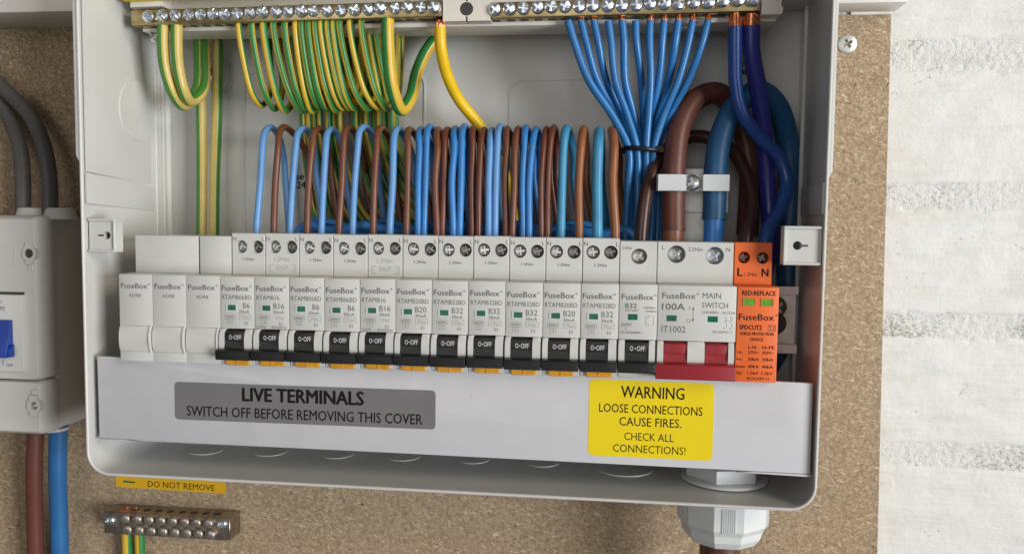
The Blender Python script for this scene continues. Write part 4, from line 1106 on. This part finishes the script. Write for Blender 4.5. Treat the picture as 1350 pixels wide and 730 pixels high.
def key_boss(x, z, filled):
    bm = bmesh.new()
    out = [(x-2.2, z+6), (x+2.2, z+6), (x+2.4, z+3.6), (x+4, z+2), (x+4, z-2), (x+2.4, z-3.6), (x+2.2, z-6), (x-2.2, z-6), (x-2.4, z-3.6), (x-4, z-2), (x-4, z+2), (x-2.4, z+3.6)]
    plate(bm, out[::-1], [circle(x, z, 2.6, 16)], 42.4, 45)
    relbuild('screw_recess', bm, M_iso, iso, 30)
    bm = bmesh.new()
    if filled: screw(bm, x, 42.7, z, 2.4, 2, .6, .4, 16); relbuild('lid_screw', bm, M_steel, iso, 40)
    else: cyl(bm, x, 43.0, z, 2.55, 2.55, .3, 'y', 16); relbuild('screw_socket', bm, M_hole, iso)
    bm = bmesh.new(); s = -1 if not filled else 1
    box(bm, x-1.0, x+2.0, 42.6, 44, z+s*6.2-(3 if s < 0 else 0), z+s*6.2+(3 if s > 0 else 0), .2); relbuild('pry_notch', bm, M_iso, iso, 30)
p = U(38, 334, 42.5); key_boss(p.x, p.z, False)
p = U(44, 535, 42.5); key_boss(p.x, p.z, True)
# switch module seen in the lid window
pA = U(30, 389, 42); pB = U(34, 490, 42)
bm = bmesh.new(); prism(bm, [(-150, pA.z), (pA.x-.5, pA.z), (pB.x-1, pB.z), (-150, pB.z)], 41.6, 44, 'y', 0.3); relbuild('switch_front', bm, M_case, iso, 40)
bm = bmesh.new(); box(bm, -150, pA.x, 43.0, 43.6, pA.z+.2, pA.z+1.6); relbuild('window_gap', bm, M_hole, iso)
pA = U(-40, 420, 41); pB = U(17, 470, 41); pC = U(21, 458, 41)
bm = bmesh.new()
prism(bm, [(41.8, pA.z), (39.5, pA.z-.4), (38.6, pA.z-8), (36.0, pB.z+4), (36.0, pB.z), (41.8, pB.z)], pA.x-30, pB.x, 'x', .4)
prism(bm, [(40.5, pB.z+7), (36.5, pB.z+5), (36.5, pB.z+1), (40.5, pB.z+.5)], pB.x, pB.x+1.6, 'x', .2)
relbuild('rocker', bm, M_isob, iso, 30)
bm = bmesh.new()
for s, px, py, h in (('SERIES', -9, 399, 1.3), ('PE', 0, 409, 2.2), ('ON', 13, 471, 1.3), ('OFF', 8, 483, 1.7)):
    q = U(px, py, 41.5); text(bm, s, q.x, q.z, h, 41.5)
q = U(4, 482, 41.5); stroke(bm, [(q.x, q.z), (q.x, q.z+3.4)], .3, 41.5)
relbuild('printed_lettering', bm, M_printb, iso)
pc = U(24, 335, 43.3)
bm = bmesh.new(); plate(bm, rrect(-150, pc.x-2, pc.z-5.2, pc.z+4.6, 1, 3), [rrect(-149.6, pc.x-2.4, pc.z-4.8, pc.z+4.2, .8, 3)], 43.2, 43.5); relbuild('label_recess', bm, M_iso, iso, 30)
for px in (47, 84):
    q = U(px, 280, 64)
    bm = bmesh.new(); lathe(bm, [(9.5, 26), (8.6, 28.5), (7.4, 32.2), (6.2, 32.8)], q.x-2, 64, 0, 'z', 28); relbuild('entry_bush', bm, M_iso, iso, 40)
    q = U(px-2, 570, 64)
bm = bmesh.new(); lathe(bm, [(7.5, -96.1), (7.5, -97.6), (6.6, -98.2)], -82.5, 64, 0, 'z', 24); relbuild('entry_bush', bm, M_iso, iso, 40)
q = U(29, 285, 64)
wire('sheathed_cable', [tuple(U(30, 285, 64)), tuple(U(30, 240, 66)), tuple(U(27, 200, 70)), tuple(U(14, 160, 76)), tuple(U(-8, 125, 78)), tuple(U(-60, 75, 79)), tuple(U(-120, 40, 79)), (-178, 79, 139)], 4.3, M_wgrey, 'left of two grey cables bending out of the isolator top', 'cable', 'grey cables above the isolator', seg=20, per=8)
wire('sheathed_cable', [tuple(U(66, 285, 64)), tuple(U(65, 235, 65)), tuple(U(57, 190, 68)), tuple(U(38, 150, 72)), tuple(U(10, 122, 74)), tuple(U(-40, 75, 74)), tuple(U(-95, 35, 75)), (-160, 76, 139)], 4.3, M_wgrey, 'right of two grey cables bending out of the isolator top', 'cable', 'grey cables above the isolator', seg=20, per=8)
wire('sheathed_cable', [tuple(U(47, 560, 64)), tuple(U(45, 620, 66)), tuple(U(46, 690, 70)), tuple(U(48, 770, 74))], 4.6, M_wisobr, 'brown cable hanging straight from the isolator underside', 'cable', None, seg=20, per=8)
wire('sheathed_cable', [tuple(U(77, 560, 64)), tuple(U(76, 620, 66)), tuple(U(78, 690, 70)), tuple(U(80, 770, 74))], 5.0, M_wisob, 'blue cable hanging straight from the isolator underside', 'cable', None, seg=20, per=8)

# ================================================================== EARTH BLOCK AND STICKER BELOW
eb = empty('earthing_block', (-19, 78, -155), 'tarnished brass connector block with two rows of screws on the board', 'connector block')
ex0, ex1, ez0, ez1, ey = U(137, 690, 71).x, U(303, 690, 71).x, -161.6, -148.2, 71.0
bm = bmesh.new(); box(bm, ex0, ex1, ey, 84.9, ez0, ez1, 0.3); relbuild('brass_body', bm, M_brassd, eb, 40)
for k in range(8):
    x = U(166+k*15.6, 680, 70).x
    for row, z in enumerate((-151.2, -157.8)):
        bm = bmesh.new(); lathe(bm, [(3.1, 0), (3.1, -1.8), (2.9, -2.5), (2.2, -3.0), (1.0, -3.2)], x+(1.2 if row else 0), ey, z, 'y', 16); relbuild('pinch_screw', bm, M_pinch, eb, 50)
    bm = bmesh.new(); cyl(bm, x+2, 77, ez1-.1, 2.3, 2.3, .25, 'z', 16); relbuild('wire_hole', bm, M_hole, eb)
for px, py in ((144, 686), (292, 691)):
    q = U(px, py, 70); bm = bmesh.new(); screw(bm, q.x, 69.0, q.z, 3.4, 2, .3, .8, 18); relbuild('fixing_screw', bm, M_steel, eb, 40)
for k, px in enumerate((164, 176)):
    q = U(px, 661, 77); bm = bmesh.new()
    for j in range(5):
        tube(bm, [(q.x+j*.7-1.4, 77, ez1-1), (q.x+j*.9-1.8, 77+.3*j-.6, ez1+1.0)], .45, seg=6, per=2)
    relbuild('copper_strands', bm, M_copper, eb, 40)
for k, (px, ph, lb) in enumerate(((167, .85, 'yellow faced earth wire hanging left under the connector block'), (184, .30, 'green faced earth wire hanging right under the connector block'))):
    q = U(px, 700, 77)
    wire('earth_cable', [(q.x, 77, ez0+1), (q.x+.2, 77, ez0-12), (q.x+.4, 78, ez0-40)], 3.0, M_earth, lb, 'wire', None, seg=20, per=6, phase=ph)
bm = bmesh.new(); prism(bm, [(-58.6, -137.6), (12.2, -138.4), (12.4, -119.0), (-58.3, -118.3)], 84.75, 84.98, 'y')
st = build('warning_sticker', bm, M_syel2, origin=(-23, 84.9, -125)); tag(st, 'yellow DO NOT REMOVE sticker on the chipboard under the fuse box', 'sticker')
bm = bmesh.new()
q = U(195, 641, 84.7); text(bm, 'DO NOT REMOVE', q.x, q.z, 3.7, 84.68, width=43)
for v in bm.verts: v.co.z -= 0.012*(v.co.x-q.x)
bmesh.ops.translate(bm, vec=-world_loc(st), verts=bm.verts); link('printed_lettering', finish(bm, 'printed_lettering', M_printd), st)
q = U(163, 634, 84.7); bm = bmesh.new(); stroke(bm, [(q.x, q.z), (q.x+7, q.z-.3)], 1.1, 84.68)
bmesh.ops.translate(bm, vec=-world_loc(st), verts=bm.verts); link('printed_mark', finish(bm, 'printed_mark', M_green), st)
